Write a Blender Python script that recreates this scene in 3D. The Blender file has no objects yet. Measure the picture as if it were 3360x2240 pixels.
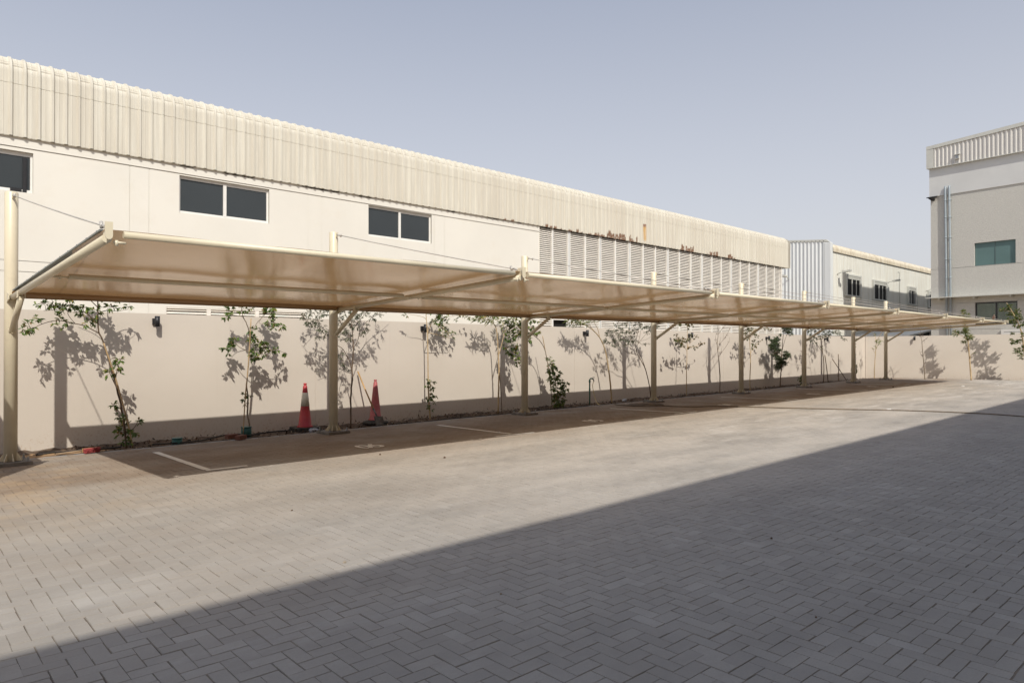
import bpy, math, random
import numpy as np
from mathutils import Vector, Matrix

random.seed(7)
rng = np.random.default_rng(7)
S = bpy.context.scene
COL = S.collection
R = random.uniform

# ------------------------------------------------------------------ camera model
YAW, PITCH, FPX, CH = 0.8060498, 0.0056365, 2293.33, 1.65
FW = Vector((math.cos(YAW) * math.cos(PITCH), math.sin(YAW) * math.cos(PITCH), math.sin(PITCH)))
RT = Vector((math.sin(YAW), -math.cos(YAW), 0))
UP = RT.cross(FW)
SUN = Vector((.489, .922, -1.0))          # direction the light travels


def at(u, v, Y=None, X=None, Z=None):
    """survey point: picture coordinate -> the place where its sight line meets a plane"""
    d = FW + RT * ((u - 1680) / FPX) - UP * ((v - 1120) / FPX)
    if Y is not None: t = Y / d.y
    elif X is not None: t = X / d.x
    else: t = (Z - CH) / d.z
    return Vector((0, 0, CH)) + d * t


# ------------------------------------------------------------------ tagging
def tag(o, label=None, cat=None, group=None, kind=None):
    if label: o['label'] = label
    if cat: o['category'] = cat
    if group: o['group'] = group
    if kind: o['kind'] = kind
    return o


def thing(name, loc, label, cat, group=None, rz=0.0):
    o = bpy.data.objects.new(name, None)
    COL.objects.link(o)
    o.location = loc
    o.rotation_euler = (0, 0, rz)
    o.empty_display_size = .2
    return tag(o, label, cat, group)


def wpos(o):
    p = Vector((0, 0, 0))
    while o is not None:
        p = p + Vector(o.location)
        o = o.parent
    return p


# ------------------------------------------------------------------ mesh builder
class MB:
    def __init__(s):
        s.v, s.f, s.m, s.a, s.sm = [], [], [], [], []
        s.rnd = 0.0

    def add(s, vs, fs, mi=0, smooth=False):
        b = len(s.v)
        s.v += [tuple(p) for p in vs]
        s.a += [s.rnd] * len(vs)
        for f in fs:
            s.f.append(tuple(b + i for i in f)); s.m.append(mi); s.sm.append(smooth)
        return b

    def box(s, x0, x1, y0, y1, z0, z1, mi=0):
        s.add([(x0, y0, z0), (x1, y0, z0), (x1, y1, z0), (x0, y1, z0), (x0, y0, z1), (x1, y0, z1), (x1, y1, z1), (x0, y1, z1)],
              [(3, 2, 1, 0), (4, 5, 6, 7), (0, 1, 5, 4), (1, 2, 6, 5), (2, 3, 7, 6), (3, 0, 4, 7)], mi)

    def bev(s, x0, x1, y0, y1, z0, z1, b, mi=0):
        """box with chamfered edges (built from three nested rings)"""
        pts = []
        for z, i in ((z0, b), (z0 + b, 0), (z1 - b, 0), (z1, b)):
            pts.append([(x0 + i + (b if False else 0), y0 + i, z), (x1 - i, y0 + i, z), (x1 - i, y1 - i, z), (x0 + i, y1 - i, z)])
        vs = [p for r in pts for p in r]
        fs = [(3, 2, 1, 0), (12, 13, 14, 15)]
        for k in range(3):
            for i in range(4):
                j = (i + 1) % 4
                fs.append((4 * k + i, 4 * k + j, 4 * k + 4 + j, 4 * k + 4 + i))
        s.add(vs, fs, mi)

    def tube(s, path, r, n=12, mi=0, caps=True, smooth=True):
        path = [Vector(p) for p in path]
        if not hasattr(r, '__len__'): r = [r] * len(path)
        N = len(path)
        tang = []
        for i in range(N):
            t = path[min(i + 1, N - 1)] - path[max(i - 1, 0)]
            tang.append(t.normalized() if t.length > 1e-9 else Vector((0, 0, 1)))
        ref = Vector((0, 0, 1)) if abs(tang[0].z) < .9 else Vector((1, 0, 0))
        nrm = (ref - tang[0] * ref.dot(tang[0])).normalized()
        vs = []
        for i in range(N):
            nrm = (nrm - tang[i] * nrm.dot(tang[i]))
            nrm = nrm.normalized() if nrm.length > 1e-6 else tang[i].orthogonal().normalized()
            b = tang[i].cross(nrm)
            for k in range(n):
                a = 2 * math.pi * k / n
                vs.append(path[i] + (nrm * math.cos(a) + b * math.sin(a)) * r[i])
        fs = []
        for i in range(N - 1):
            for k in range(n):
                k2 = (k + 1) % n
                fs.append((i * n + k, i * n + k2, i * n + n + k2, i * n + n + k))
        b0 = s.add(vs, fs, mi, smooth)
        if caps:
            s.f.append(tuple(b0 + k for k in reversed(range(n)))); s.m.append(mi); s.sm.append(False)
            s.f.append(tuple(b0 + (N - 1) * n + k for k in range(n))); s.m.append(mi); s.sm.append(False)

    def lathe(s, prof, c, n=24, mi=0, smooth=True):
        vs = []
        for r, z in prof:
            for k in range(n):
                a = 2 * math.pi * k / n
                vs.append((c[0] + r * math.cos(a), c[1] + r * math.sin(a), c[2] + z))
        fs = []
        for i in range(len(prof) - 1):
            for k in range(n):
                k2 = (k + 1) % n
                fs.append((i * n + k, i * n + k2, i * n + n + k2, i * n + n + k))
        b = s.add(vs, fs, mi, smooth)
        s.f.append(tuple(b + k for k in reversed(range(n)))); s.m.append(mi); s.sm.append(False)
        s.f.append(tuple(b + (len(prof) - 1) * n + k for k in range(n))); s.m.append(mi); s.sm.append(False)

    def prism(s, poly, off, mi=0):
        """poly: list of 3d points (convex or simple), off: extrusion vector"""
        n = len(poly)
        off = Vector(off)
        vs = [Vector(p) for p in poly] + [Vector(p) + off for p in poly]
        fs = [tuple(reversed(range(n))), tuple(range(n, 2 * n))]
        for i in range(n):
            j = (i + 1) % n
            fs.append((i, j, n + j, n + i))
        s.add(vs, fs, mi)

    def grid(s, P, mi=0, smooth=True):
        nr, nc = len(P), len(P[0])
        vs = [p for r in P for p in r]
        fs = [(i * nc + j, i * nc + j + 1, (i + 1) * nc + j + 1, (i + 1) * nc + j) for i in range(nr - 1) for j in range(nc - 1)]
        s.add(vs, fs, mi, smooth)

    def build(s, name, mats, parent=None, local=False):
        me = bpy.data.meshes.new(name)
        off = Vector((0, 0, 0))
        if parent is not None and not local: off = wpos(parent)
        me.from_pydata([(p[0] - off.x, p[1] - off.y, p[2] - off.z) for p in s.v], [], s.f)
        if not isinstance(mats, (list, tuple)): mats = [mats]
        for m in mats: me.materials.append(m)
        me.polygons.foreach_set('material_index', s.m)
        me.polygons.foreach_set('use_smooth', s.sm)
        at_ = me.attributes.new('rnd', 'FLOAT', 'POINT')
        at_.data.foreach_set('value', s.a)
        me.update()
        o = bpy.data.objects.new(name, me)
        COL.objects.link(o)
        if parent is not None: o.parent = parent
        return o


def dup(o, parent, loc=None):
    c = o.copy()
    COL.objects.link(c)
    c.parent = parent
    if loc is not None: c.location = loc
    return c


# ------------------------------------------------------------------ materials
def new_mat(name):
    m = bpy.data.materials.new(name)
    m.use_nodes = True
    nt = m.node_tree
    return m, nt, nt.nodes['Principled BSDF']


class NT:
    """terse node helper"""
    def __init__(s, nt): s.nt = nt; s.L = nt.links.new

    def n(s, t, **k):
        x = s.nt.nodes.new(t)
        for a, b in k.items(): setattr(x, a, b)
        return x

    def val(s, x, sock):
        if isinstance(x, (int, float)): sock.default_value = x
        elif isinstance(x, tuple): sock.default_value = x if len(x) == 4 or len(sock.default_value) == 3 else (*x, 1)
        else: s.L(x, sock)

    def math(s, op, a, b=0.0, c=None, clamp=False):
        x = s.n('ShaderNodeMath', operation=op, use_clamp=clamp)
        s.val(a, x.inputs[0]); s.val(b, x.inputs[1])
        if c is not None: s.val(c, x.inputs[2])
        return x.outputs[0]

    def ss(s, x, a, b, lo=0.0, hi=1.0):
        m = s.n('ShaderNodeMapRange', interpolation_type='SMOOTHSTEP')
        s.val(x, m.inputs[0])
        for i, q in enumerate((a, b, lo, hi)): m.inputs[1 + i].default_value = q
        return m.outputs[0]

    def mix(s, f, a, b, mode='MIX'):
        x = s.n('ShaderNodeMix', data_type='RGBA', blend_type=mode)
        s.val(f, x.inputs[0]); s.val(a, x.inputs[6]); s.val(b, x.inputs[7])
        return x.outputs[2]

    def pos(s, scale=None):
        g = s.n('ShaderNodeNewGeometry').outputs['Position']
        if scale is None: return g
        v = s.n('ShaderNodeVectorMath', operation='MULTIPLY')
        s.L(g, v.inputs[0]); v.inputs[1].default_value = scale
        return v.outputs[0]

    def noise(s, vec, scale, detail=4.0, rough=.55, dist=0.0):
        x = s.n('ShaderNodeTexNoise')
        s.L(vec, x.inputs['Vector'])
        x.inputs['Scale'].default_value = scale
        x.inputs['Detail'].default_value = detail
        x.inputs['Roughness'].default_value = rough
        x.inputs['Distortion'].default_value = dist
        return x.outputs[0]

    def sep(s, vec):
        x = s.n('ShaderNodeSeparateXYZ'); s.L(vec, x.inputs[0]); return x.outputs

    def attr(s, name):
        return s.n('ShaderNodeAttribute', attribute_name=name).outputs['Fac']

    def bump(s, h, strength, dist=.01):
        x = s.n('ShaderNodeBump')
        s.L(h, x.inputs['Height']); x.inputs['Strength'].default_value = strength; x.inputs['Distance'].default_value = dist
        return x.outputs[0]


def mat(name, col, rough=.6, metal=0.0, var=.08, vscale=3.0, stretch=(1, 1, 1), dirt=None, dirtamt=.0, bump=0.0, bscale=60.0, spec=.5, bdist=.004):
    """painted / plain surface with uneven colour and a little relief"""
    m, nt, P = new_mat(name)
    k = NT(nt)
    p = k.pos(stretch)
    a = k.noise(p, vscale, 6)
    f = k.ss(a, .3, .7)
    lo = tuple(c * (1 - var) for c in col); hi = tuple(min(1, c * (1 + var * .6)) for c in col)
    c = k.mix(f, lo, hi)
    if dirt:
        d = k.ss(k.noise(p, vscale * 2.7, 8, .7), .5, .75)
        c = k.mix(k.math('MULTIPLY', d, dirtamt), c, dirt)
    k.L(c, P.inputs['Base Color'])
    P.inputs['Roughness'].default_value = rough
    P.inputs['Metallic'].default_value = metal
    P.inputs['Specular IOR Level'].default_value = spec
    if bump:
        k.L(k.bump(k.noise(k.pos(), bscale, 5), bump, bdist), P.inputs['Normal'])
    return m


M = {}
CREAM = (.80, .735, .56)
M['steel'] = mat('cream_paint', (.73, .66, .495), .38, var=.05, vscale=2.0, dirt=(.5, .42, .3), dirtamt=.25)
M['plate'] = mat('base_plate_paint', (.19, .175, .155), .7, var=.3, vscale=9, dirt=(.3, .25, .18), dirtamt=.6)
M['bolt'] = mat('galvanised_bolt', (.35, .36, .37), .4, .8, var=.2, vscale=30)
M['cable'] = mat('steel_wire', (.52, .50, .46), .5, .2, var=.1)
M['dark_rail'] = mat('rail_metal', (.20, .23, .24), .4, .4, var=.15)
M['whwall'] = mat('cream_wall_paint', (.745, .722, .655), .75, var=.03, vscale=.5, dirt=(.66, .60, .50), dirtamt=.22, bump=.15, bscale=40)
M['dark'] = mat('dark_void', (.012, .011, .010), .9, var=.1)
M['alu'] = mat('white_window_frame', (.78, .77, .73), .4, var=.04)
M['louvre'] = mat('louvre_paint', (.84, .80, .73), .5, var=.08, vscale=1.5, stretch=(1, 1, 6), dirt=(.5, .41, .33), dirtamt=.3)
M['galv'] = mat('galvanised_mullion', (.55, .57, .58), .4, .3, var=.1)
M['black'] = mat('black_fitting', (.018, .018, .020), .45, var=.2, vscale=20)
M['rubber'] = mat('black_rubber', (.035, .033, .030), .75, var=.4, vscale=12, dirt=(.20, .16, .11), dirtamt=.8, bump=.3)
M['hose'] = mat('black_hose', (.020, .018, .017), .6, var=.3, vscale=8, dirt=(.2, .15, .1), dirtamt=.4)
M['hoseb'] = mat('brown_hose', (.16, .12, .075), .55, var=.3, vscale=4, dirt=(.3, .25, .18), dirtamt=.4)
M['yhose'] = mat('yellow_hose', (.55, .42, .16), .5, var=.2)
M['green'] = mat('green_pipe', (.035, .16, .11), .5, var=.2, dirt=(.3, .28, .2), dirtamt=.3)
M['teal'] = mat('teal_plastic', (.02, .12, .115), .5, var=.2, dirt=(.2, .18, .14), dirtamt=.4)
M['brick'] = mat('red_paver', (.17, .075, .055), .9, var=.2, vscale=15, bump=.4)
M['red'] = mat('red_cone_plastic', (.44, .036, .044), .5, var=.12, vscale=5, dirt=(.4, .13, .1), dirtamt=.4)
M['pink'] = mat('faded_cone_plastic', (.46, .12, .12), .6, var=.15, vscale=5, dirt=(.5, .28, .24), dirtamt=.5)
M['cwhite'] = mat('cone_white_sleeve', (.72, .69, .58), .5, var=.1, vscale=8, dirt=(.35, .31, .22), dirtamt=.5)
M['wood'] = mat('handle_wood', (.50, .31, .13), .55, var=.25, vscale=6, stretch=(1, 1, .3))
M['dullwood'] = mat('dull_handle_wood', (.33, .23, .14), .7, var=.25, vscale=6)
M['bamboo'] = mat('bamboo_stake', (.46, .32, .17), .6, var=.3, vscale=8)
M['dstick'] = mat('dark_stake', (.12, .075, .045), .8, var=.3, vscale=8)
M['bristle'] = mat('red_bristle', (.36, .060, .062), .8, var=.3, vscale=40, bump=.8, bscale=200)
M['shovel'] = mat('worn_steel', (.16, .15, .14), .5, .5, var=.4, vscale=15, dirt=(.3, .25, .18), dirtamt=.5)
M['paint'] = mat('road_paint', (.86, .84, .78), .8, var=.06, vscale=6, dirt=(.45, .38, .31), dirtamt=.28)
M['paper'] = mat('white_litter', (.8, .8, .78), .7, var=.1, vscale=20)
M['plasticbag'] = mat('grey_plastic', (.42, .45, .5), .3, var=.3, vscale=10)
M['stone'] = mat('stone', (.35, .30, .24), .9, var=.3, vscale=20)
M['conc'] = mat('edge_concrete', (.33, .31, .29), .9, var=.15, vscale=4, bump=.4)
M['gsmooth'] = mat('grey_render_smooth', (.655, .66, .645), .85, var=.04, vscale=.6, bump=.1)
M['pvc'] = mat('grey_pvc_pipe', (.33, .38, .41), .45, var=.06)
M['flash'] = mat('roof_flashing', (.60, .60, .55), .5, var=.05)
M['bwall'] = mat('office_render', (.62, .58, .52), .85, var=.05, vscale=.5, bump=.1)


def m_glass(name, col, rough=.12, spec=.5):
    m, nt, P = new_mat(name)
    k = NT(nt)
    a = k.noise(k.pos(), .8, 3)
    k.L(k.mix(a, tuple(c * .85 for c in col), tuple(c * 1.15 for c in col)), P.inputs['Base Color'])
    P.inputs['Roughness'].default_value = rough
    P.inputs['Specular IOR Level'].default_value = spec
    k.L(k.bump(k.noise(k.pos(), 1.2, 1), .04, .02), P.inputs['Normal'])
    return m


M['glass'] = m_glass('dark_tinted_glass', (.048, .056, .061), .25, .3)
M['tealglass'] = m_glass('teal_film_glass', (.125, .205, .20), .3, .3)
M['greenglass'] = m_glass('green_reflective_glass', (.10, .14, .11), .03, 1.0)
M['dirtyglass'] = m_glass('dusty_black_glass', (.016, .016, .016), .4, .05)


def m_render(name, col, grain):
    """rough sprayed render"""
    m, nt, P = new_mat(name)
    k = NT(nt)
    n1 = k.noise(k.pos(), grain, 6, .65)
    n2 = k.noise(k.pos(), .35, 4)
    c = k.mix(k.ss(n1, .3, .7), tuple(q * .92 for q in col), tuple(q * 1.05 for q in col))
    c = k.mix(k.math('MULTIPLY', k.ss(n2, .4, .75), .25), c, tuple(q * .9 for q in col))
    k.L(c, P.inputs['Base Color'])
    P.inputs['Roughness'].default_value = .92
    k.L(k.bump(n1, .6, .03), P.inputs['Normal'])
    return m


M['grough'] = m_render('grey_rough_render', (.59, .575, .525), 15.0)


def m_boundary():
    """pink-beige textured wall paint with soil splash along its foot"""
    m, nt, P = new_mat('boundary_wall_paint')
    k = NT(nt)
    p = k.pos()
    x, y, z = k.sep(p)
    g = k.noise(p, 55, 5, .6)
    big = k.noise(k.pos((.5, .5, .7)), .9, 5)
    c = k.mix(k.ss(big, .3, .7), (.605, .542, .466), (.645, .582, .505))
    c = k.mix(k.math('MULTIPLY', k.ss(g, .55, .8), .12), c, (.45, .36, .29))
    # splash stains: speckle that lives in the lowest 40 cm
    sp = k.ss(k.noise(p, 26, 6, .7), .52, .66)
    low = k.ss(k.math('ADD', z, k.math('MULTIPLY', k.noise(k.pos((1, 1, .2)), 2.3, 4), -.45)), -.32, .12, 1.0, 0.0)
    c = k.mix(k.math('MULTIPLY', k.math('MULTIPLY', sp, low), .55), c, (.40, .25, .13))
    # faint vertical runs below the coping
    run = k.ss(k.noise(k.pos((6, 6, .12)), 2.0, 5, .6), .58, .8)
    c = k.mix(k.math('MULTIPLY', run, .10), c, (.42, .34, .28))
    k.L(c, P.inputs['Base Color'])
    P.inputs['Roughness'].default_value = .9
    P.inputs['Specular IOR Level'].default_value = .25
    k.L(k.bump(g, .35, .006), P.inputs['Normal'])
    return m


M['boundary'] = m_boundary()


def m_sheet():
    """weathered cream roof sheeting: vertical dust streaks, rust along the lower edge"""
    m, nt, P = new_mat('cream_sheeting')
    k = NT(nt)
    p = k.pos()
    x, y, z = k.sep(p)
    st = k.noise(k.pos((1, .3, .04)), 11, 6, .65)
    big = k.noise(k.pos((1, .3, .1)), .35, 4)
    c = k.mix(k.ss(st, .35, .7), (.585, .55, .465), (.675, .65, .565))
    c = k.mix(k.math('MULTIPLY', k.ss(big, .45, .7), .3), c, (.48, .42, .34))
    # rough grime band at the foot of the sheets
    gb = k.math('MULTIPLY', k.ss(z, 6.06, 6.30, 1, 0), k.ss(k.noise(p, 7, 6, .7), .4, .65))
    c = k.mix(k.math('MULTIPLY', gb, .22), c, (.44, .38, .30))
    # rust patches, only where the coating has failed
    xs_ = k.math('SNAP', x, .118)
    wn = k.n('ShaderNodeTexWhiteNoise', noise_dimensions='1D'); k.L(xs_, wn.inputs['W'])
    wn2 = k.n('ShaderNodeTexWhiteNoise', noise_dimensions='1D'); k.L(k.math('ADD', xs_, 91.7), wn2.inputs['W'])
    w_ = None
    for a_, b_, d_ in ((16.2, 18.2, .28), (18.9, 22.0, .42), (22.0, 24.7, .95), (28.0, 29.2, .92), (30.4, 31.4, .75), (32.4, 33.1, .8)):
        q = k.math('MULTIPLY', k.math('MULTIPLY', k.math('GREATER_THAN', xs_, a_), k.math('LESS_THAN', xs_, b_)), d_)
        w_ = q if w_ is None else k.math('ADD', w_, q)
    wob = k.noise(k.pos((1, .2, .6)), 16, 5, .7)
    hgt = k.math('MULTIPLY', k.math('MULTIPLY', w_, k.math('ADD', k.math('MULTIPLY', wn2.outputs['Value'], .26), .05)), k.math('ADD', k.math('MULTIPLY', wob, 1.2), .4))
    inside = k.ss(k.math('SUBTRACT', z, k.math('ADD', 6.11, hgt)), -.06, .015, 1, 0)
    pres = k.math('LESS_THAN', wn.outputs['Value'], w_)
    rust = k.math('MULTIPLY', k.math('MULTIPLY', inside, pres), k.ss(wob, .30, .50))
    rc = k.mix(k.noise(p, 14, 5), (.095, .042, .020), (.24, .11, .05))
    c = k.mix(k.math('MULTIPLY', rust, .92), c, rc)
    # one orange run below a failed screw
    w = k.math('MULTIPLY', k.math('MULTIPLY', k.ss(x, 25.10, 25.14), k.ss(x, 25.38, 25.42, 1, 0)), k.math('MULTIPLY', k.ss(z, 6.15, 6.3), k.ss(z, 6.93, 6.95, 1, 0)))
    w = k.math('MULTIPLY', w, k.ss(k.noise(k.pos((1, .2, .05)), 22, 4), .30, .60))
    c = k.mix(k.math('MULTIPLY', w, .85), c, k.mix(k.ss(z, 6.78, 6.86), (.55, .31, .07), (.20, .07, .03)))
    k.L(c, P.inputs['Base Color'])
    P.inputs['Roughness'].default_value = .55
    P.inputs['Specular IOR Level'].default_value = .35
    return m


M['sheet'] = m_sheet()


def m_ribbed(name, col, streak, amt):
    m, nt, P = new_mat(name)
    k = NT(nt)
    st = k.noise(k.pos((1, 1, .05)), 5, 6, .7)
    c = k.mix(k.math('MULTIPLY', k.ss(st, .42, .68), amt), col, streak)
    k.L(c, P.inputs['Base Color'])
    P.inputs['Roughness'].default_value = .5
    return m


M['rib_blue'] = m_ribbed('pale_blue_cladding', (.72, .745, .745), (.58, .60, .60), .4)
M['rib_white'] = m_ribbed('off_white_cladding', (.70, .70, .645), (.55, .51, .42), .55)
M['rib_dirty'] = m_ribbed('dust_streaked_fascia', (.66, .60, .48), (.40, .33, .22), .75)
M['rib_grey'] = m_ribbed('grey_parapet_cladding', (.66, .64, .60), (.58, .57, .55), .3)


def m_fabric():
    m, nt, P = new_mat('shade_fabric')
    k = NT(nt)
    weave = k.noise(k.pos((1, 8, 8)), 9, 4)
    big = k.noise(k.pos(), .7, 3)
    c = k.mix(k.ss(big, .3, .7), (.47, .295, .148), (.52, .335, .178))
    c = k.mix(k.math('MULTIPLY', weave, .12), c, (.34, .22, .12))
    k.L(c, P.inputs['Base Color'])
    P.inputs['Roughness'].default_value = .13
    P.inputs['Specular IOR Level'].default_value = .9
    k.L(k.bump(weave, .06, .01), P.inputs['Normal'])
    tr = k.n('ShaderNodeBsdfTranslucent')
    k.L(k.mix(0.5, c, (.64, .39, .17)), tr.inputs[0])
    mx = k.n('ShaderNodeMixShader'); mx.inputs[0].default_value = .16
    k.L(P.outputs[0], mx.inputs[1]); k.L(tr.outputs[0], mx.inputs[2])
    k.L(mx.outputs[0], nt.nodes['Material Output'].inputs[0])
    return m


M['fabric'] = m_fabric()


def m_leaf(name, cols, trans=.3, rough=.45):
    m, nt, P = new_mat(name)
    k = NT(nt)
    a = k.attr('rnd')
    r = k.n('ShaderNodeValToRGB')
    e = r.color_ramp.elements
    e[0].position, e[0].color = cols[0][0], (*cols[0][1], 1)
    e[1].position, e[1].color = cols[-1][0], (*cols[-1][1], 1)
    for p, c in cols[1:-1]:
        q = e.new(p); q.color = (*c, 1)
    k.L(a, r.inputs[0])
    k.L(r.outputs[0], P.inputs['Base Color'])
    P.inputs['Roughness'].default_value = rough
    tr = k.n('ShaderNodeBsdfTranslucent')
    k.L(r.outputs[0], tr.inputs[0])
    mx = k.n('ShaderNodeMixShader'); mx.inputs[0].default_value = trans
    k.L(P.outputs[0], mx.inputs[1]); k.L(tr.outputs[0], mx.inputs[2])
    k.L(mx.outputs[0], nt.nodes['Material Output'].inputs[0])
    return m


M['broad'] = m_leaf('green_leaf', [(0, (.048, .098, .022)), (.5, (.125, .205, .045)), (.84, (.25, .32, .075)), (.91, (.34, .27, .07)), (1, (.28, .13, .05))], .36)
M['lime'] = m_leaf('yellow_green_leaf', [(0, (.09, .14, .035)), (.6, (.20, .25, .07)), (.9, (.36, .36, .12)), (1, (.42, .30, .08))])
M['olive'] = m_leaf('grey_green_leaf', [(0, (.07, .095, .052)), (.6, (.145, .17, .10)), (.93, (.19, .20, .12)), (1, (.25, .19, .09))])
M['lance'] = m_leaf('dark_lance_leaf', [(0, (.03, .058, .022)), (.6, (.085, .125, .05)), (1, (.17, .20, .09))])
M['heart'] = m_leaf('turning_leaf', [(0, (.06, .09, .03)), (.5, (.14, .16, .05)), (.8, (.26, .18, .07)), (1, (.16, .07, .03))])
M['dry'] = m_leaf('dry_leaf', [(0, (.05, .03, .02)), (1, (.14, .08, .05))], .1, .8)
M['bark'] = mat('brown_bark', (.14, .095, .06), .9, var=.35, vscale=14, stretch=(1, 1, .3), bump=.5, bscale=40)
M['palebark'] = mat('pale_bark', (.50, .37, .21), .8, var=.22, vscale=10, stretch=(1, 1, .35), dirt=(.24, .15, .08), dirtamt=.5, bump=.4, bscale=40)
M['greybark'] = mat('grey_bark', (.24, .19, .14), .9, var=.3, vscale=12, stretch=(1, 1, .3), bump=.4, bscale=40)


def m_paver():
    m, nt, P = new_mat('concrete_paver')
    k = NT(nt)
    p = k.pos()
    x, y, z = k.sep(p)
    a = k.attr('rnd')
    c = k.mix(k.math('ADD', k.math('MULTIPLY', a, .55), k.math('MULTIPLY', k.noise(p, 2.2, 5, .6), .45)), (.305, .283, .252), (.40, .372, .332))
    grain = k.noise(p, 70, 6, .75)
    c = k.mix(k.math('MULTIPLY', k.ss(grain, .38, .7), .34), c, (.25, .235, .222))
    mott = k.noise(p, 5.5, 6, .6)
    c = k.mix(k.math('MULTIPLY', k.ss(mott, .45, .75), .22), c, (.25, .238, .230))
    # older grime, tyre scuffs and pale scuffed blocks
    gr = k.ss(k.noise(k.pos((.45, .8, 1)), .55, 8, .70), .44, .70)
    c = k.mix(k.math('MULTIPLY', gr, .24), c, (.215, .20, .188))
    pale = k.math('MULTIPLY', k.ss(a, .86, .94), k.ss(k.noise(p, 1.7, 5), .4, .65))
    c = k.mix(k.math('MULTIPLY', pale, .18), c, (.52, .50, .47))
    # blotches a few blocks wide, walked-in sandy brown at the near end of the yard
    bl = k.ss(k.noise(k.pos((.8, 1, 1)), 1.5, 8, .72), .40, .66)
    c = k.mix(k.math('MULTIPLY', bl, .30), c, (.235, .212, .185))
    nb = k.math('MULTIPLY', k.ss(x, 9.0, 1.0), k.ss(k.noise(p, .7, 7, .68), .36, .66))
    c = k.mix(k.math('MULTIPLY', k.math('MULTIPLY', nb, k.ss(y, 3.0, 5.5)), .45), c, (.285, .235, .185))
    # cement dust swept along the drive lane
    dn = k.noise(k.pos((.35, 1, 1)), 1.1, 7, .62)
    lane = k.math('MULTIPLY', k.math('MULTIPLY', k.ss(y, 1.5, 5.8), k.ss(y, 8.2, 11.0, 1, .10)), k.ss(x, -1, 9, .25, 1))
    dust = k.math('MULTIPLY', k.ss(dn, .22, .72), lane)
    c = k.mix(k.math('MULTIPLY', dust, .66), c, (.60, .545, .475))
    sm_ = k.ss(k.noise(k.pos((.22, .9, 1)), 1.7, 8, .72), .53, .72)
    c = k.mix(k.math('MULTIPLY', k.math('MULTIPLY', sm_, k.ss(y, 1.5, 3.5)), .30), c, (.52, .50, .47))
    dn2 = k.noise(k.pos((.25, 1, 1)), 2.4, 7, .7)
    lane2 = k.math('MULTIPLY', k.ss(x, 8, 13), k.math('MULTIPLY', k.ss(y, 5.0, 6.5), k.ss(y, 7.4, 9.0, 1, 0)))
    c = k.mix(k.math('MULTIPLY', k.math('MULTIPLY', k.ss(dn2, .47, .7), lane2), .55), c, (.68, .65, .60))
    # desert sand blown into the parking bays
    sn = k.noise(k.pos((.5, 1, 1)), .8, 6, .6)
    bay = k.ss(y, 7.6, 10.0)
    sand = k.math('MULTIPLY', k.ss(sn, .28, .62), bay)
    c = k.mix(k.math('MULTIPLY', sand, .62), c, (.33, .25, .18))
    # oily, trodden dirt where cars park, deepened to paint in the canopy shade
    oil_shade = k.math('MULTIPLY', k.ss(k.noise(k.pos((.8, 1, 1)), .9, 6, .62), .34, .62), k.ss(y, 9.3, 9.75))
    c = k.mix(k.math('MULTIPLY', oil_shade, .62), c, (.205, .145, .098))
    edge = k.math('MULTIPLY', k.ss(k.noise(p, 1.6, 6, .65), .45, .65), k.ss(x, 3.2, 1.4))
    c = k.mix(k.math('MULTIPLY', k.math('MULTIPLY', edge, k.ss(y, 6, 10)), .45), c, (.50, .37, .23))
    k.L(c, P.inputs['Base Color'])
    P.inputs['Roughness'].default_value = .85
    P.inputs['Specular IOR Level'].default_value = .3
    k.L(k.bump(grain, .35, .004), P.inputs['Normal'])
    return m


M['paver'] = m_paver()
M['joint'] = mat('joint_sand', (.20, .165, .13), .95, var=.4, vscale=2, bump=.5)
M['soil'] = mat('dry_soil', (.13, .088, .058), .95, var=.5, vscale=5, dirt=(.06, .04, .03), dirtamt=.7, bump=.9, bscale=22, bdist=.03)
M['sand'] = mat('orange_sand', (.40, .25, .13), .95, var=.2, vscale=5, bump=.5, bscale=40)
M['ground'] = mat('desert_ground', (.36, .28, .20), .95, var=.2, vscale=.2, bump=.3, bscale=8)

# ------------------------------------------------------------------ ground and paving
g = MB()
g.add([(-200, -200, -.13), (400, -200, -.13), (400, 400, -.13), (-200, 400, -.13)], [(0, 1, 2, 3)])
tag(g.build('ground', M['ground']), kind='structure')

CORNER = Vector((38.65, 13.6, 0))
EDIR = Vector((.2894, -.9572, 0)); ENRM = Vector((-.9572, -.2894, 0))


def paved_edge(x):
    """Y of the paving edge beside the planting strip"""
    return float(np.interp(x, [-6, 3, 6, 18, 26, 33, 37.5], [12.3, 12.28, 12.22, 12.32, 12.42, 12.75, 13.0]))


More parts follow.
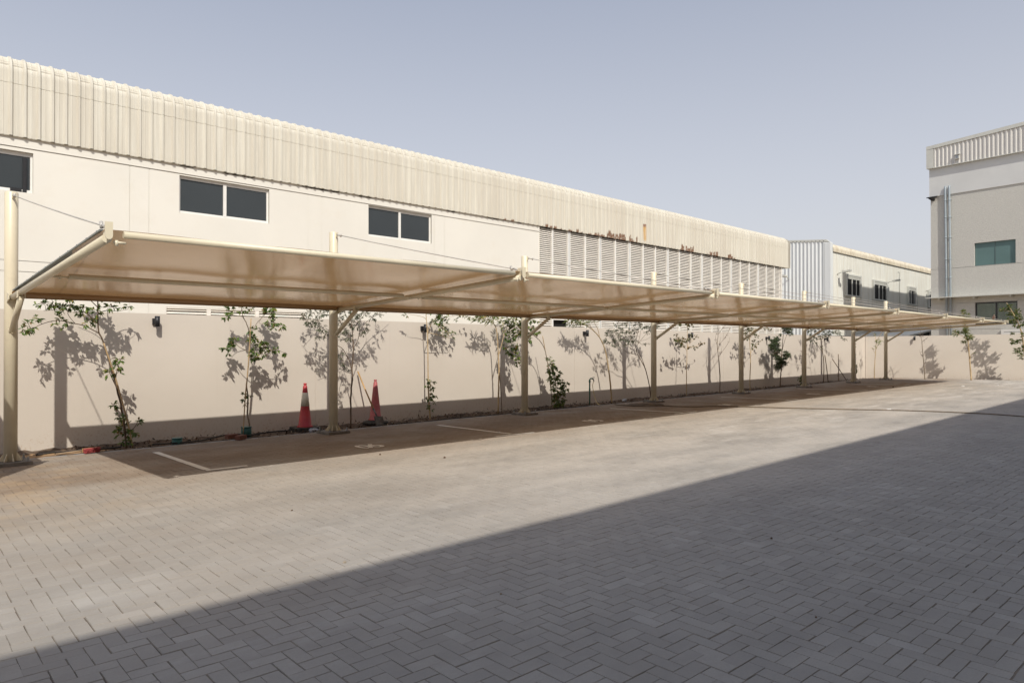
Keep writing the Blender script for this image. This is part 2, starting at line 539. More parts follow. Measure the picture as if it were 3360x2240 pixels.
def make_pavers():
    w = .0975
    ang = math.radians(-1.6)
    ca, sa = math.cos(ang), math.sin(ang)
    gap = .0010
    V, F, A = [], [], []
    x0, x1, y0, y1 = -4.0, 42.5, -2.6, 13.2
    ni, nj = int((x1 - x0) / w) + 40, int((y1 - y0) / w) + 20
    I, J = np.meshgrid(np.arange(-10, ni), np.arange(-10, nj), indexing='ij')
    I, J = I.ravel(), J.ravel()
    d = (I - J) % 4
    out = []
    for sel, lx, ly in ((d == 0, 2, 1), (d == 3, 1, 2)):
        i, j = I[sel], J[sel]
        out.append(np.stack([i * w, j * w, (i + lx) * w, (j + ly) * w], 1))
    B = np.concatenate(out)
    c = np.stack([(B[:, 0] + B[:, 2]) / 2, (B[:, 1] + B[:, 3]) / 2], 1)
    cx = x0 + c[:, 0] * ca - c[:, 1] * sa
    cy = y0 + c[:, 0] * sa + c[:, 1] * ca + 1.0 - .5
    edge = np.interp(cx, [-6, 3, 6, 18, 26, 33, 37.5], [12.3, 12.28, 12.22, 12.32, 12.42, 12.75, 13.0])
    ed = (cx - CORNER.x) * ENRM.x + (cy - CORNER.y) * ENRM.y
    keep = (cx > x0) & (cx < x1) & (cy > y0) & (cy < edge - .11) & (ed > .28)
    B, cx, cy, c = B[keep], cx[keep], cy[keep], c[keep]
    n = len(B)
    hx = (B[:, 2] - B[:, 0]) / 2 - gap + rng.normal(0, .0009, n)
    hy = (B[:, 3] - B[:, 1]) / 2 - gap + rng.normal(0, .0009, n)
    yaw = ang + rng.normal(0, .009, n)
    zc = rng.normal(0, .0008, n) - np.where(rng.random(n) < .04, rng.random(n) * .0008, 0)
    tx, ty = rng.normal(0, .0032, n), rng.normal(0, .0032, n)
    cx = cx + rng.normal(0, .0013, n); cy = cy + rng.normal(0, .0013, n)
    bev = .0024
    vs = np.zeros((n, 8, 3))
    sg = [(-1, -1), (1, -1), (1, 1), (-1, 1)]
    for k in range(4):
        for lvl in range(2):
            ox = sg[k][0] * (hx - (bev if lvl else 0)); oy = sg[k][1] * (hy - (bev if lvl else 0))
            vs[:, k + 4 * lvl, 0] = cx + ox * np.cos(yaw) - oy * np.sin(yaw)
            vs[:, k + 4 * lvl, 1] = cy + ox * np.sin(yaw) + oy * np.cos(yaw)
            vs[:, k + 4 * lvl, 2] = (zc + ox * tx + oy * ty) if lvl else (zc * .5 - .0085)
    base = np.array([[4, 5, 6, 7], [0, 1, 5, 4], [1, 2, 6, 5], [2, 3, 7, 6], [3, 0, 4, 7]])
    fs = (np.arange(n)[:, None, None] * 8 + base[None]).reshape(-1, 4)
    me = bpy.data.meshes.new('paving')
    me.vertices.add(n * 8); me.vertices.foreach_set('co', vs.reshape(-1))
    me.loops.add(fs.size); me.loops.foreach_set('vertex_index', fs.reshape(-1).astype(np.int32))
    me.polygons.add(len(fs)); me.polygons.foreach_set('loop_start', np.arange(0, fs.size, 4, dtype=np.int32))
    me.polygons.foreach_set('loop_total', np.full(len(fs), 4, np.int32))
    me.polygons.foreach_set('use_smooth', np.zeros(len(fs), bool))
    a = me.attributes.new('rnd', 'FLOAT', 'POINT')
    a.data.foreach_set('value', np.repeat(rng.random(n), 8))
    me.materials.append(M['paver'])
    me.update(calc_edges=True); me.validate()
    o = bpy.data.objects.new('paving', me)
    COL.objects.link(o)
    tag(o, kind='structure')


make_pavers()
j = MB()
xs = [-4.2 + i for i in range(43)]
P = [[(x, -2.7, -.0052) for x in xs], [(x, min(paved_edge(x) - .1, 13.6 - .3) if x < 37.6 else 13.0, -.0052) for x in xs]]
bx = [-4.2 + .25 * i for i in range(169)]
rows = []
for q in range(61):
    row = []
    for x in bx:
        y1 = paved_edge(x) - .06
        y = -2.7 + (y1 + 2.7) * q / 60
        # joints are swept full in some places and hollow in others
        f = .5 + .5 * math.sin(x * 1.9 + 2.2 * math.sin(y * 1.3)) * math.sin(y * 2.3 + 1.7 * math.sin(x * .8))
        row.append((x, y, -.0038 - .0030 * f - R(0, .0010)))
    rows.append(row)
j.grid(rows, smooth=False)
j.add([(37.8, -2.7, -.0052), (43.4, -2.7, -.0052), tuple(CORNER + ENRM * .25 + EDIR * .7 + Vector((0, 0, -.0052))), (37.8, 12.9, -.0052)], [(0, 1, 2, 3)])
tag(j.build('paving_bed', M['joint']), kind='structure')
# cast concrete haunch that holds the pavers
e = MB()
xs = np.arange(-4, 37.6, .6)
for i in range(len(xs) - 1):
    a, b = xs[i], xs[i + 1]
    ya, yb = paved_edge(a), paved_edge(b)
    q = [(a, ya - .11, -.11), (b - .002, yb - .11, -.11), (b - .002, yb, -.11), (a, ya, -.11)]
    e.prism(q, (0, 0, .106 + R(-.002, .002)))
tag(e.build('paving_edge', M['conc']), kind='structure')
# planting strip
s_ = MB()
P = []
nx = 420
for jj in range(9):
    row = []
    for i in range(nx):
        x = -4 + 42.9 * i / (nx - 1)
        ya = paved_edge(min(x, 37.5)) - .01
        y = ya + (13.62 - ya) * jj / 8
        z = -.085 + .022 * math.sin(x * 1.7 + jj) + R(-.022, .022)
        if x < 3.6: z += .05 * math.exp(-((x - 2.2) / .8) ** 2)
        row.append((x, y, z))
    P.append(row)
s_.grid(P)
tag(s_.build('soil_strip', M['soil']), kind='structure')
sm = MB()
P = []
for i in range(9):
    row = []
    for k in range(29):
        a = 2 * math.pi * k / 28
        r = i / 8
        h = .055 * (1 - r * r) + (R(-.006, .006) if i < 8 else 0)
        row.append((2.35 + 1.0 * r * math.cos(a), 12.75 + .62 * r * math.sin(a), -.075 + h + (-.03 if i == 8 else 0)))
    row[-1] = row[0]
    P.append(row)
sm.grid(P)
tag(sm.build('sand_heap', M['sand']), 'low heap of orange sand at the foot of the nearest canopy post', 'sand')

# ------------------------------------------------------------------ painted bay lines and numbers
def stripe(pts, w=.098, z=.0062):
    b = MB()
    for (ax, ay), (bx, by) in zip(pts[0::2], pts[1::2]):
        a, c = Vector((ax, ay, z)), Vector((bx, by, z))
        d = (c - a).normalized(); n = Vector((-d.y, d.x, 0)) * w / 2
        N = max(2, int((c - a).length / .12))
        L, Rr = [], []
        for i in range(N + 1):
            q = a + (c - a) * (i / N)
            L.append(q + n * R(.9, 1.05)); Rr.append(q - n * R(.9, 1.05))
        b.grid([L, Rr], smooth=False)
        z += .0012
    return b


lines = [((3.505, 11.6, 3.507, 9.50), (3.47, 9.44, 4.02, 9.42), 'white L shaped bay line at the near end of the parking row'),
         ((8.91, 11.5, 9.0, 9.40), (8.55, 9.34, 9.46, 9.27), 'white T shaped bay line between the bays numbered 06 and 05'),
         ((14.54, 11.44, 14.84, 9.44), (14.41, 9.38, 15.36, 9.36), 'white T shaped bay line beside the coiled garden hose'),
         ((20.30, 11.5, 20.75, 9.50), (20.4, 9.43, 21.2, 9.42), 'white bay line just past the fourth canopy post'),
         ((26.3, 11.7, 26.72, 9.6), (26.5, 9.53, 27.2, 9.5), 'white bay line just before the sixth canopy post'),
         ((31.6, 11.7, 32.1, 9.75), (31.9, 9.68, 32.6, 9.66), 'white bay line farthest from the near end of the parking row')]
for a, b, lab in lines:
    o = stripe([(a[0], a[1]), (a[2], a[3]), (b[0], b[1]), (b[2], b[3])]).build('bay_line', M['paint'])
    tag(o, lab, 'bay line', 'painted bay lines', 'structure')


def arc(cx, cy, rx, ry, a0, a1, n=14):
    return [(cx + rx * math.cos(math.radians(a0 + (a1 - a0) * i / n)), cy + ry * math.sin(math.radians(a0 + (a1 - a0) * i / n))) for i in range(n + 1)]


# stencil digits as strokes in a unit-wide, 1.7-high box; gaps are the stencil bridges
DIGIT = {'0': [arc(.5, .85, .5, .85, 97, 263), arc(.5, .85, .5, .85, 83, -83)],
         '6': [arc(.5, .5, .5, .5, 172, -172, 22), [(.03, .62), (.10, .95), (.30, 1.35), (.66, 1.68)]],
         '5': [[(.92, 1.65), (.12, 1.65)], [(.10, 1.55), (.06, .92)], [(.14, .95)] + arc(.45, .55, .5, .52, 95, -120)],
         '4': [[(.72, 0), (.72, 1.68)], [(.62, 1.62), (.02, .52)], [(.10, .45), (.98, .45)]],
         '3': [arc(.45, 1.25, .42, .42, 150, -80), arc(.45, .48, .5, .46, 80, -150)],
         '2': [arc(.48, 1.2, .46, .46, 165, -30), [(.86, .92), (.05, .08)], [(.08, .05), (.96, .05)]]}


def number(txt, x, y, w, lab):
    b = MB()
    dw, sc, t = .150, .205, .036
    for k, ch in enumerate(txt):
        ox = x + (k - 1) * .205 + .012
        for si, st_ in enumerate(DIGIT[ch]):
            pts = [Vector((ox + px * dw, y - .175 + py * sc, 0)) for px, py in st_]
            L, Rr = [], []
            for i in range(len(pts)):
                d = (pts[min(i + 1, len(pts) - 1)] - pts[max(i - 1, 0)]).normalized()
                n = Vector((-d.y, d.x, 0)) * t
                L.append(pts[i] + n + Vector((0, 0, .0072 + .0012 * si))); Rr.append(pts[i] - n + Vector((0, 0, .0072 + .0012 * si)))
            b.grid([Rr, L], smooth=False)
    o = b.build('bay_number', M['paint'])
    tag(o, lab, 'bay number', 'painted bay numbers', 'structure')


for t, x, y, l in (('06', 6.25, 9.87, 'white stencilled number 06 painted on the shaded pavers'), ('05', 11.86, 9.80, 'white stencilled number 05 painted on the shaded pavers'),
                   ('04', 17.70, 9.87, 'worn white number 04 painted on the shaded pavers'), ('03', 23.75, 10.02, 'worn white number 03 painted on the shaded pavers'),
                   ('02', 29.8, 10.2, 'worn white number 02 painted on the shaded pavers')):
    number(t, x, y, .80, l)

# ------------------------------------------------------------------ boundary walls
def wall_top(x):
    return float(np.interp(x, [-4, 2, 6.7, 10.7, 14.7, 20.6, 27.2, 38.7], [2.235, 2.23, 2.218, 2.20, 2.188, 2.155, 2.128, 2.10]))


def make_wall():
    t = thing('boundary_wall', (16, 13.7, -.1), 'long pink beige rendered boundary wall behind the canopy posts', 'wall')
    b = MB()
    cuts = [-6, 7.26, 15.6, 24.2, 31.5, 38.95]
    for a, c in zip(cuts[:-1], cuts[1:]):
        xs = np.linspace(a + .004, c - .004, 9)
        top = [(x, wall_top(x)) for x in xs]
        poly = [(xs[0], 13.6, -.25)] + [(xs[-1], 13.6, -.25)] + [(x, 13.6, z) for x, z in reversed(top)]
        b.prism(poly, (0, .2, 0))
    b.box(-6, 38.9, 13.608, 13.79, -.2, 2.05)
    b.build('wall_face', M['boundary'], t)
    t2 = thing('boundary_wall', CORNER + EDIR * 5, 'pink beige boundary wall closing the far end of the yard', 'wall')
    b = MB()
    N = 12
    for k in range(1):
        L = 16.0
        lo, hi = [], []
        for i in range(N + 1):
            q = CORNER + EDIR * (.02 + L * i / N)
            zt = float(np.interp(L * i / N, [0, 7, 16], [2.10, 2.20, 2.28]))
            hi.append((q.x, q.y, zt))
        q0 = CORNER + EDIR * .02; q1 = CORNER + EDIR * (L + .02)
        poly = [(q0.x, q0.y, -.25), (q1.x, q1.y, -.25)] + list(reversed(hi))
        b.prism(poly, -ENRM * .2)
    b.build('wall_face', M['boundary'], t2)


make_wall()


def wall_light(pos, n, label):
    """up-down cylinder fitting on a square back box; n points out of the wall"""
    t = thing('wall_light', pos, label, 'wall light', 'black up and down lights on the boundary wall')
    n = Vector(n).normalized(); sdir = Vector((-n.y, n.x, 0))
    b = MB()
    c = pos + n * .145
    b.lathe([(.036, -.094), (.043, -.0935), (.043, .0935), (.036, .094)], c, 20)
    b.build('lamp_body', M['black'], t)
    a = MB()
    for o0, o1, hw, hh in ((.0, .045, .045, .055), (.045, .105, .022, .03)):
        q = [pos + n * o0 + sdir * sx * hw + Vector((0, 0, sz * hh)) for sx, sz in ((-1, -1), (1, -1), (1, 1), (-1, 1))]
        a.prism(q, n * (o1 - o0))
    a.build('bracket', M['black'], t)


for (u, v), lab in zip(((516, 1054), (1395.8, 1077), (1927, 1093), (2270.5, 1099.6), (2523.6, 1109), (2714.5, 1112.4)),
                       ('black wall light on the clear stretch of wall nearest the camera', 'black wall light half hidden behind the pale thin trunk', 'black wall light above the green standpipe',
                        'black wall light behind the tree with turning leaves', 'black wall light left of the bushy lance leaved tree', 'black wall light behind the feathery tree near the far corner')):
    wall_light(at(u, v, Y=13.46) * 1.0 - Vector((0, -.14, 0)), (0, -1, 0), lab)
# one on the end wall
q = at(3001, 1109.5, Y=11.0)
dq = (q - CORNER).dot(EDIR)
dray = (q - Vector((0, 0, CH)))
tt = ((CORNER - Vector((0, 0, CH))).dot(ENRM) + .15) / dray.dot(ENRM)
wall_light(Vector((0, 0, CH)) + dray * tt - ENRM * .15, ENRM, 'black wall light on the far end wall beside the bare sapling')

# ------------------------------------------------------------------ parking canopy
def make_canopy(name, label, posts, fronts, zf, zr, post_h, full=True):
    """posts / fronts: matching lists of (x, y). Arms run from each post to its front point."""
    t = thing(name, (posts[0][0], posts[0][1], 0), label, 'carport canopy')
    n = len(posts)
    St, zv = M['steel'], Vector((0, 0, 1))
    frame = []
    for i in range(n):
        p = Vector((*posts[i], 0)); f = Vector((*fronts[i], 0))
        d = (f - p); L = d.length; d.normalize(); s = Vector((-d.y, d.x, 0))
        frame.append((p, f, d, s, L))
        b = MB()
        rad = .081
        b.lathe([(rad, .05), (rad, post_h - .012), (rad - .008, post_h)], p, 28)
        for k in range(8):                                      # stiffener fins on the base plate
            a = math.pi / 4 * k + .12
            rd = Vector((math.cos(a), math.sin(a), 0)); tn = Vector((-rd.y, rd.x, 0))
            q = [p + rd * .07 + zv * .052, p + rd * .145 + zv * .052, p + rd * .145 + zv * .064, p + rd * .082 + zv * .155, p + rd * .07 + zv * .155]
            b.prism([x - tn * .004 for x in q], tn * .008)
        # lug for the tie rod and cleats for arm and brace
        q = [p + d * .07 + zv * (post_h - .11), p + d * .125 + zv * (post_h - .09), p + d * .125 + zv * (post_h - .03), p + d * .07 + zv * (post_h - .01)]
        b.prism([x - s * .006 for x in q], s * .012)
        za = zr - .075
        q = [p + d * .07 + zv * (za - .07), p + d * .2 + zv * (za - .03), p + d * .2 + zv * (za + .05), p + d * .07 + zv * (za + .07)]
        b.prism([x - s * .007 + s * .052 for x in q], s * .012)
        b.prism([x - s * .007 - s * .052 for x in q], s * .012)
        q = [p + d * .07 + zv * 1.80, p + d * .135 + zv * 1.82, p + d * .135 + zv * 1.91, p + d * .07 + zv * 1.93]
        b.prism([x - s * .006 for x in q], s * .012)
        po = b.build('post', St, t)
        c = MB()
        q = [p + d * a_ + s * b_ for a_, b_ in ((-.225, -.225), (.225, -.225), (.225, .225), (-.225, .225))]
        c.prism(q, zv * .046)
        c.build('base_plate', M['plate'], po)
        for a_, b_ in ((-.18, -.18), (.18, -.18), (.18, .18), (-.18, .18)):
            c = MB()
            c.lathe([(.022, .046), (.022, .066), (.012, .067), (.012, .11)], p + d * a_ + s * b_, 6, smooth=False)
            c.build('anchor_bolt', M['bolt'], po)
        # arm
        b = MB()
        A0 = p + d * .10 + zv * (zr - .075); A1 = f + zv * (zf - .075)
        b.tube([A0, A0 + (A1 - A0) * .5, A1], .040, 18)
        b.build('arm', St, t)
        # brace
        b = MB()
        b0 = p + d * .11 + zv * 1.865
        k_ = .76 / L
        b1 = p + d * .78 + zv * (zr - .075 + (zf - zr) * k_ - .075)
        b.tube([b0, b1], .038, 16)
        b.tube([b1 - s * .05, b1 + s * .05], .011, 8)
        b.tube([b0 - s * .05, b0 + s * .05], .011, 8)
        q = [b1 - d * .03, b1 + d * .03, b1 + d * .035 + zv * .09, b1 - d * .035 + zv * .09]
        b.prism([x + s * .037 for x in q], s * .008)
        b.prism([x - s * .045 for x in q], s * .008)
        b.build('brace', St, t)
        # front bracket plate with rounded foot
        b = MB()
        for dist, hw in ((.055, .031),):
            c0 = f + d * dist + zv * (zf - .055)
            poly = [c0 + s * hw + zv * .118, c0 - s * hw + zv * .118]
            for k in range(9):
                a = math.pi + math.pi * k / 8
                poly.append(c0 + s * hw * math.cos(a) + zv * (hw * 1.15 * math.sin(a)))
            b.prism(poly, d * .012)
        q = [f - d * .12 + zv * (zf - .05), f + d * .05 + zv * (zf - .05), f + d * .05 + zv * (zf + .058), f - d * .06 + zv * (zf + .058)]
        b.prism([x - s * .006 for x in q], s * .012)
        for sg in (-1, 1):
            nb = Vector((fronts[1][0] - fronts[0][0], fronts[1][1] - fronts[0][1], 0))
            if i == 0 and (s * sg).dot(nb) < 0: continue
            if i == n - 1 and (s * sg).dot(nb) > 0: continue
            c0 = f + zv * (zf - .105)
            b.tube([c0 + s * sg * .05, c0 + s * sg * .15], .012, 8)
            b.tube([c0 + s * sg * .075 - zv * .03, c0 + s * sg * .075 + zv * .02], .016, 6)
        b.build('front_bracket', St, t)
        # tie rod
        b = MB()
        T0 = p + d * .12 + zv * (post_h - .06); T1 = f - d * .05 + zv * (zf + .035)
        mid = (T0 + T1) / 2 - zv * .012
        b.tube([T0, (T0 + mid) / 2 - zv * .004, mid, (T1 + mid) / 2 - zv * .004, T1], .0075, 8)
        for e_, sg in ((T0, 1), (T1, -1)):
            dd = (T1 - T0).normalized() * sg
            b.tube([e_, e_ + dd * .10], .014, 8)
            b.tube([e_ + dd * .13 - zv * .025, e_ + dd * .15 + zv * .03], .016, 8)
        b.build('tie_rod', M['cable'], t)
    for i in range(n - 1):
        (p0, f0, d0, s0, L0), (p1, f1, d1, s1, L1) = frame[i], frame[i + 1]
        ax = (f1 - f0).normalized()

        def P_(k, w_, dz=0.0):
            """k across the bay, w_ from front (0) to rear (1)"""
            a = f0 + (p0 + d0 * .20 - f0) * w_
            c = f1 + (p1 + d1 * .20 - f1) * w_
            return a + (c - a) * k + zv * (zf + (zr - zf) * w_ + dz)
        ln = (f1 - f0).length
        g0 = .13 / ln
        b = MB(); b.tube([P_(g0, 0, -.031), P_(1 - g0, 0, -.028)], .032, 18); b.build('front_tube', St, t)
        b = MB(); b.tube([P_(.2 / ln, .52, -.075), P_(1 - .2 / ln, .52, -.068)], .031, 16)
        for kk, sg in ((0, 1), (1, -1)):
            q = P_(kk, .52, -.085)
            b.tube([q + ax * sg * .045, q + ax * sg * .20], .012, 8)
            b.tube([q + ax * sg * .11 - zv * .03, q + ax * sg * .11 + zv * .02], .016, 6)
        b.build('purlin', St, t)
        b = MB(); b.tube([P_(.06 / ln, 1, -.04), P_(1 - .06 / ln, 1, -.04)], .036, 16); b.build('rear_tube', M['fabric'], t)
        # membrane, stretched between the tubes with a slight sag
        NX, NY = 26, 18
        Pg = []
        for a in range(NY + 1):
            row = []
            for c in range(NX + 1):
                u_, w_ = c / NX, a / NY
                u2 = (-.014 / ln) + u_ * (1 + .028 / ln)
                sag = -.016 * math.sin(math.pi * u_) * (abs(math.sin(2 * math.pi * (w_ - .01) * .96))) + .004 * math.sin(u_ * 21 + w_ * 5)
                row.append(P_(u2, w_, .004 + .0035 * (i % 2) + sag))
            Pg.append(row)
        for dz, back in ((.0, .03), (-.02, .045), (-.05, .047), (-.085, .03), (-.088, .0)):   # hem wrapped round the rear tube
            Pg.append([P_((-.014 / ln) + c / NX * (1 + .028 / ln), 1, dz + .0035 * (i % 2)) - d0 * back for c in range(NX + 1)])
        b = MB(); b.grid(Pg)
        b.build('fabric', M['fabric'], t)
    # clamp rail with bolts along the outer edges
    for i in (0, n - 1):
        p, f, d, s, L = frame[i]
        b = MB()
        sg = s if (i == 0) == ((frame[1][0] - frame[0][0]).dot(s) < 0) else -s
        a0 = f + d * -.12 + zv * (zf + .004); a1 = p + d * .3 + zv * (zr + .004)
        q = [a0 - sg * .03, a0 + sg * .03, a1 + sg * .03, a1 - sg * .03]
        b.prism(q, zv * .014)
        for k in range(12):
            c = a0 + (a1 - a0) * ((k + .4) / 12) + sg * .012
            b.lathe([(.012, .014), (.012, .028)], c, 8)
        b.build('clamp_rail', M['dark_rail'], t)
    return t


PX = [1.70, 6.69, 11.77, 17.07, 22.22, 27.21, 32.22, 36.30]
FX = [1.68, 6.78, 11.93, 17.09, 22.05, 26.9, 31.75, 35.75]
canopy = make_canopy('parking_canopy', 'long beige fabric carport canopy on cream cantilever posts along the wall',
                     [(x, 11.83) for x in PX], [(x, 6.89) for x in FX], 2.665, 2.385, 3.78)
make_canopy('parking_canopy', 'shorter skewed beige carport canopy standing left of the long one',
            [(-1.95, 8.6), (-1.95, 5.2)], [(.905, 12.95), (.905, 9.56)], 2.36, 2.30, 3.6)

# ------------------------------------------------------------------ warehouse with cream eaves
def front_wall(b, x0, x1, z0, z1, y, holes, depth=.16, mi=0, back=True):
    xs = sorted(set([x0, x1] + [q for h in holes for q in h[:2] if x0 < q < x1]))
    zs = sorted(set([z0, z1] + [q for h in holes for q in h[2:] if z0 < q < z1]))
    for i in range(len(xs) - 1):
        for k in range(len(zs) - 1):
            mx, mz = (xs[i] + xs[i + 1]) / 2, (zs[k] + zs[k + 1]) / 2
            if any(h[0] < mx < h[1] and h[2] < mz < h[3] for h in holes): continue
            b.add([(xs[i], y, zs[k]), (xs[i + 1], y, zs[k]), (xs[i + 1], y, zs[k + 1]), (xs[i], y, zs[k + 1])], [(0, 1, 2, 3)], mi)
    for h in holes:
        a, c, l, u = max(h[0], x0), min(h[1], x1), max(h[2], z0), min(h[3], z1)
        if a >= c or l >= u: continue
        for q in (((a, y, l), (a, y + depth, l), (a, y + depth, u), (a, y, u)), ((c, y, l), (c, y, u), (c, y + depth, u), (c, y + depth, l)),
                  ((a, y, u), (a, y + depth, u), (c, y + depth, u), (c, y, u)), ((a, y, l), (c, y, l), (c, y + depth, l), (a, y + depth, l))):
            b.add(list(q), [(0, 1, 2, 3)], mi)


WH = thing('warehouse', (20, 18, 0), 'long cream warehouse with corrugated eaves sheeting and rust stains', 'warehouse')
XE = 39.48
YW = 18.07
# plastered wall, made of rendered panels with fine grooves between them
win = [(-1.7, 2.98, 4.93, 5.80), (5.99, 8.29, 4.92, 5.84), (11.38, 13.74, 4.93, 5.86)]
lowl = [(5.68, 9.35, 1.3, 2.585)]
b = MB()
gx = [-14, -4.3, -3.88, .2, .62, 4.88, 5.30, 9.42, 9.84, 13.84, 14.27, 18.74]
gz = [-.2, 3.23, 3.46, 5.88]
G = .007
for i in range(len(gx) - 1):
    for k in range(len(gz) - 1):
        front_wall(b, gx[i] + (G if i else 0), gx[i + 1] - (G if i < len(gx) - 2 else 0), gz[k] + G, gz[k + 1] - (G if k < 2 else .003), YW, win + lowl)
front_wall(b, -14, 18.74, 5.887, 6.5, YW - .020, [])
b.add([(-14, YW - .020, 5.887), (18.74, YW - .020, 5.887), (18.74, YW + .01, 5.887), (-14, YW + .01, 5.887)], [(3, 2, 1, 0)])
b.add([(18.74, YW - .020, -.2), (18.74, YW + .3, -.2), (18.74, YW + .3, 6.5), (18.74, YW - .020, 6.5)], [(0, 1, 2, 3)])
front_wall(b, -14, 18.74, -.2, 6.0, YW + .012, win + lowl, .02)
b.box(-14, XE - .4, 38, 38.2, -.2, 7.5)
b.box(-14, -13.8, YW + .02, 38, -.2, 7.5)
b.box(XE - .6, XE - .4, YW + .3, 38, -.2, 7.4)
b.build('wall', M['whwall'], WH)
b = MB()
b.box(-13.8, 18.7, YW + .5, YW + .6, -.2, 7.2)
b.build('inner_partition', M['dark'], WH)


def slider(x0, x1, z0, z1, y, parent, split=None, dark_edge=False):
    f = MB()
    d = .05
    w = .042
    f.box(x0, x1, y, y + d, z1 - w, z1); f.box(x0, x1, y, y + d, z0, z0 + w)
    f.box(x0, x0 + w, y + .002, y + d, z0 + w, z1 - w); f.box(x1 - w, x1, y + .002, y + d, z0 + w, z1 - w)
    m = split if split else (x0 + x1) / 2
    f.box(m - .04, m + .04, y - .006, y + d, z0 + w, z1 - w)
    # sash stiles, one leaf slides in front of the other
    f.box(x0 + w, m - .04, y + .012, y + d, z1 - w - .025, z1 - w); f.box(m + .04, x1 - w, y + .018, y + d, z1 - w - .04, z1 - w)
    f.box(x0 + w, m - .04, y + .012, y + d, z0 + w, z0 + w + .02); f.box(m + .04, x1 - w, y + .018, y + d, z0 + w, z0 + w + .03)
    fo = f.build('window', M['alu'], parent)
    for a, c in ((x0 + w, m - .04), (m + .04, x1 - w)):
        p_ = MB(); p_.box(a, c, y + .026, y + .034, z0 + w + .01, z1 - w - .01); p_.build('pane', M['glass'], fo)
    return fo


w0 = slider(-1.699, 2.979, 4.931, 5.799, YW + .07, WH, .66)
w1 = slider(5.991, 8.289, 4.921, 5.839, YW + .07, WH, 7.13)
w2 = slider(11.381, 13.739, 4.931, 5.859, YW + .07, WH, 12.55)
b = MB(); b.box(2.80, 2.87, YW + .05, YW + .069, 4.93, 5.70); b.bev(2.58, 2.78, YW + .03, YW + .069, 4.93, 5.02, .012)
b.build('window_seal', M['black'], w0)
# low strip of louvres behind the boundary wall
lv = MB()
for a, c in ((5.70, 6.66), (6.76, 7.92), (8.02, 9.33)):
    for k in range(17):
        z = 1.34 + k * .073
        lv.prism([(a, YW + .02, z), (a, YW + .03, z - .005), (a, YW + .09, z + .05), (a, YW + .08, z + .055)], (c - a, 0, 0))
for a, c in ((5.68, 5.70), (6.66, 6.76), (7.92, 8.02), (9.33, 9.35)):
    lv.box(a, c, YW + .008, YW + .10, 1.3, 2.585)
lv.box(5.68, 9.35, YW + .006, YW + .1, 2.555, 2.584)
lv.build('low_louvre', M['louvre'], WH)
b = MB(); b.box(5.66, 9.37, YW + .13, YW + .15, 1.28, 2.60); b.build('dark_interior', M['dark'], WH)  # near-black sheet standing in for the shade behind the slats

# tall louvre wall, panel by panel
mul = [18.74, 19.48, 20.42, 21.40, 22.33, 23.34, 24.32, 25.30, 26.23, 27.20, 28.16, 29.14, 30.12, 31.05, 31.96, 32.93, 33.90, 34.85, 35.83, 36.80, 37.76, 38.64]
wide = {20.42, 22.33, 24.32, 27.20, 30.12, 32.93, 35.83}
for i in range(len(mul) - 1):
    a = mul[i] + (.075 if mul[i] in wide else .035); c = mul[i + 1] - (.075 if mul[i + 1] in wide else .035)
    if i == 0: a = mul[0] + .01
    lv = MB()
    z = 1.45
    while z < 6.05:
        if not (i == 1 and z < 2.60):
            t_ = R(-.003, .003)
            lv.prism([(a, YW + .015 + t_, z), (a, YW + .021 + t_, z - .006), (a, YW + .078, z + .050), (a, YW + .072, z + .056)], (c - a, 0, 0))
        z += .0735
    lv.build('louvre_panel', M['louvre'], WH)
    b = MB()
    x = mul[i + 1]
    if x in wide:
        b.box(x - .072, x - .03, YW - .005, YW + .1, 1.4, 6.1, 0); b.box(x - .03, x + .03, YW + .01, YW + .1, 1.4, 6.1, 1); b.box(x + .03, x + .072, YW - .005, YW + .1, 1.4, 6.1, 0)
    else:
        b.box(x - .035, x + .035, YW - .002, YW + .1, 1.4, 6.1, 0)
    b.build('mullion', [M['alu'], M['galv']], WH)
b = MB(); b.box(18.76, 38.6, YW + .16, YW + .18, -.1, 6.2); b.build('dark_interior', M['dark'], WH)  # near-black sheet painted as the unlit interior behind the tall louvres
b = MB(); b.box(18.76, 38.62, YW, YW + .1, -.2, 1.4); b.build('plinth', M['whwall'], WH)


def rib_profile(x0, x1, pitch, rw=.075, rise=.02):
    """x positions with rib height 0..1 plus a flag"""
    out = []
    n = int((x1 - x0) / pitch)
    for i in range(n):
        a = x0 + i * pitch
        out += [(a, 0), (a + rise, 1), (a + rw - rise, 1), (a + rw, 0), (a + rw + .055, 0), (a + rw + .065, .10), (a + rw + .075, .10), (a + rw + .085, 0)]
    out.append((x0 + n * pitch, 0))
    return out


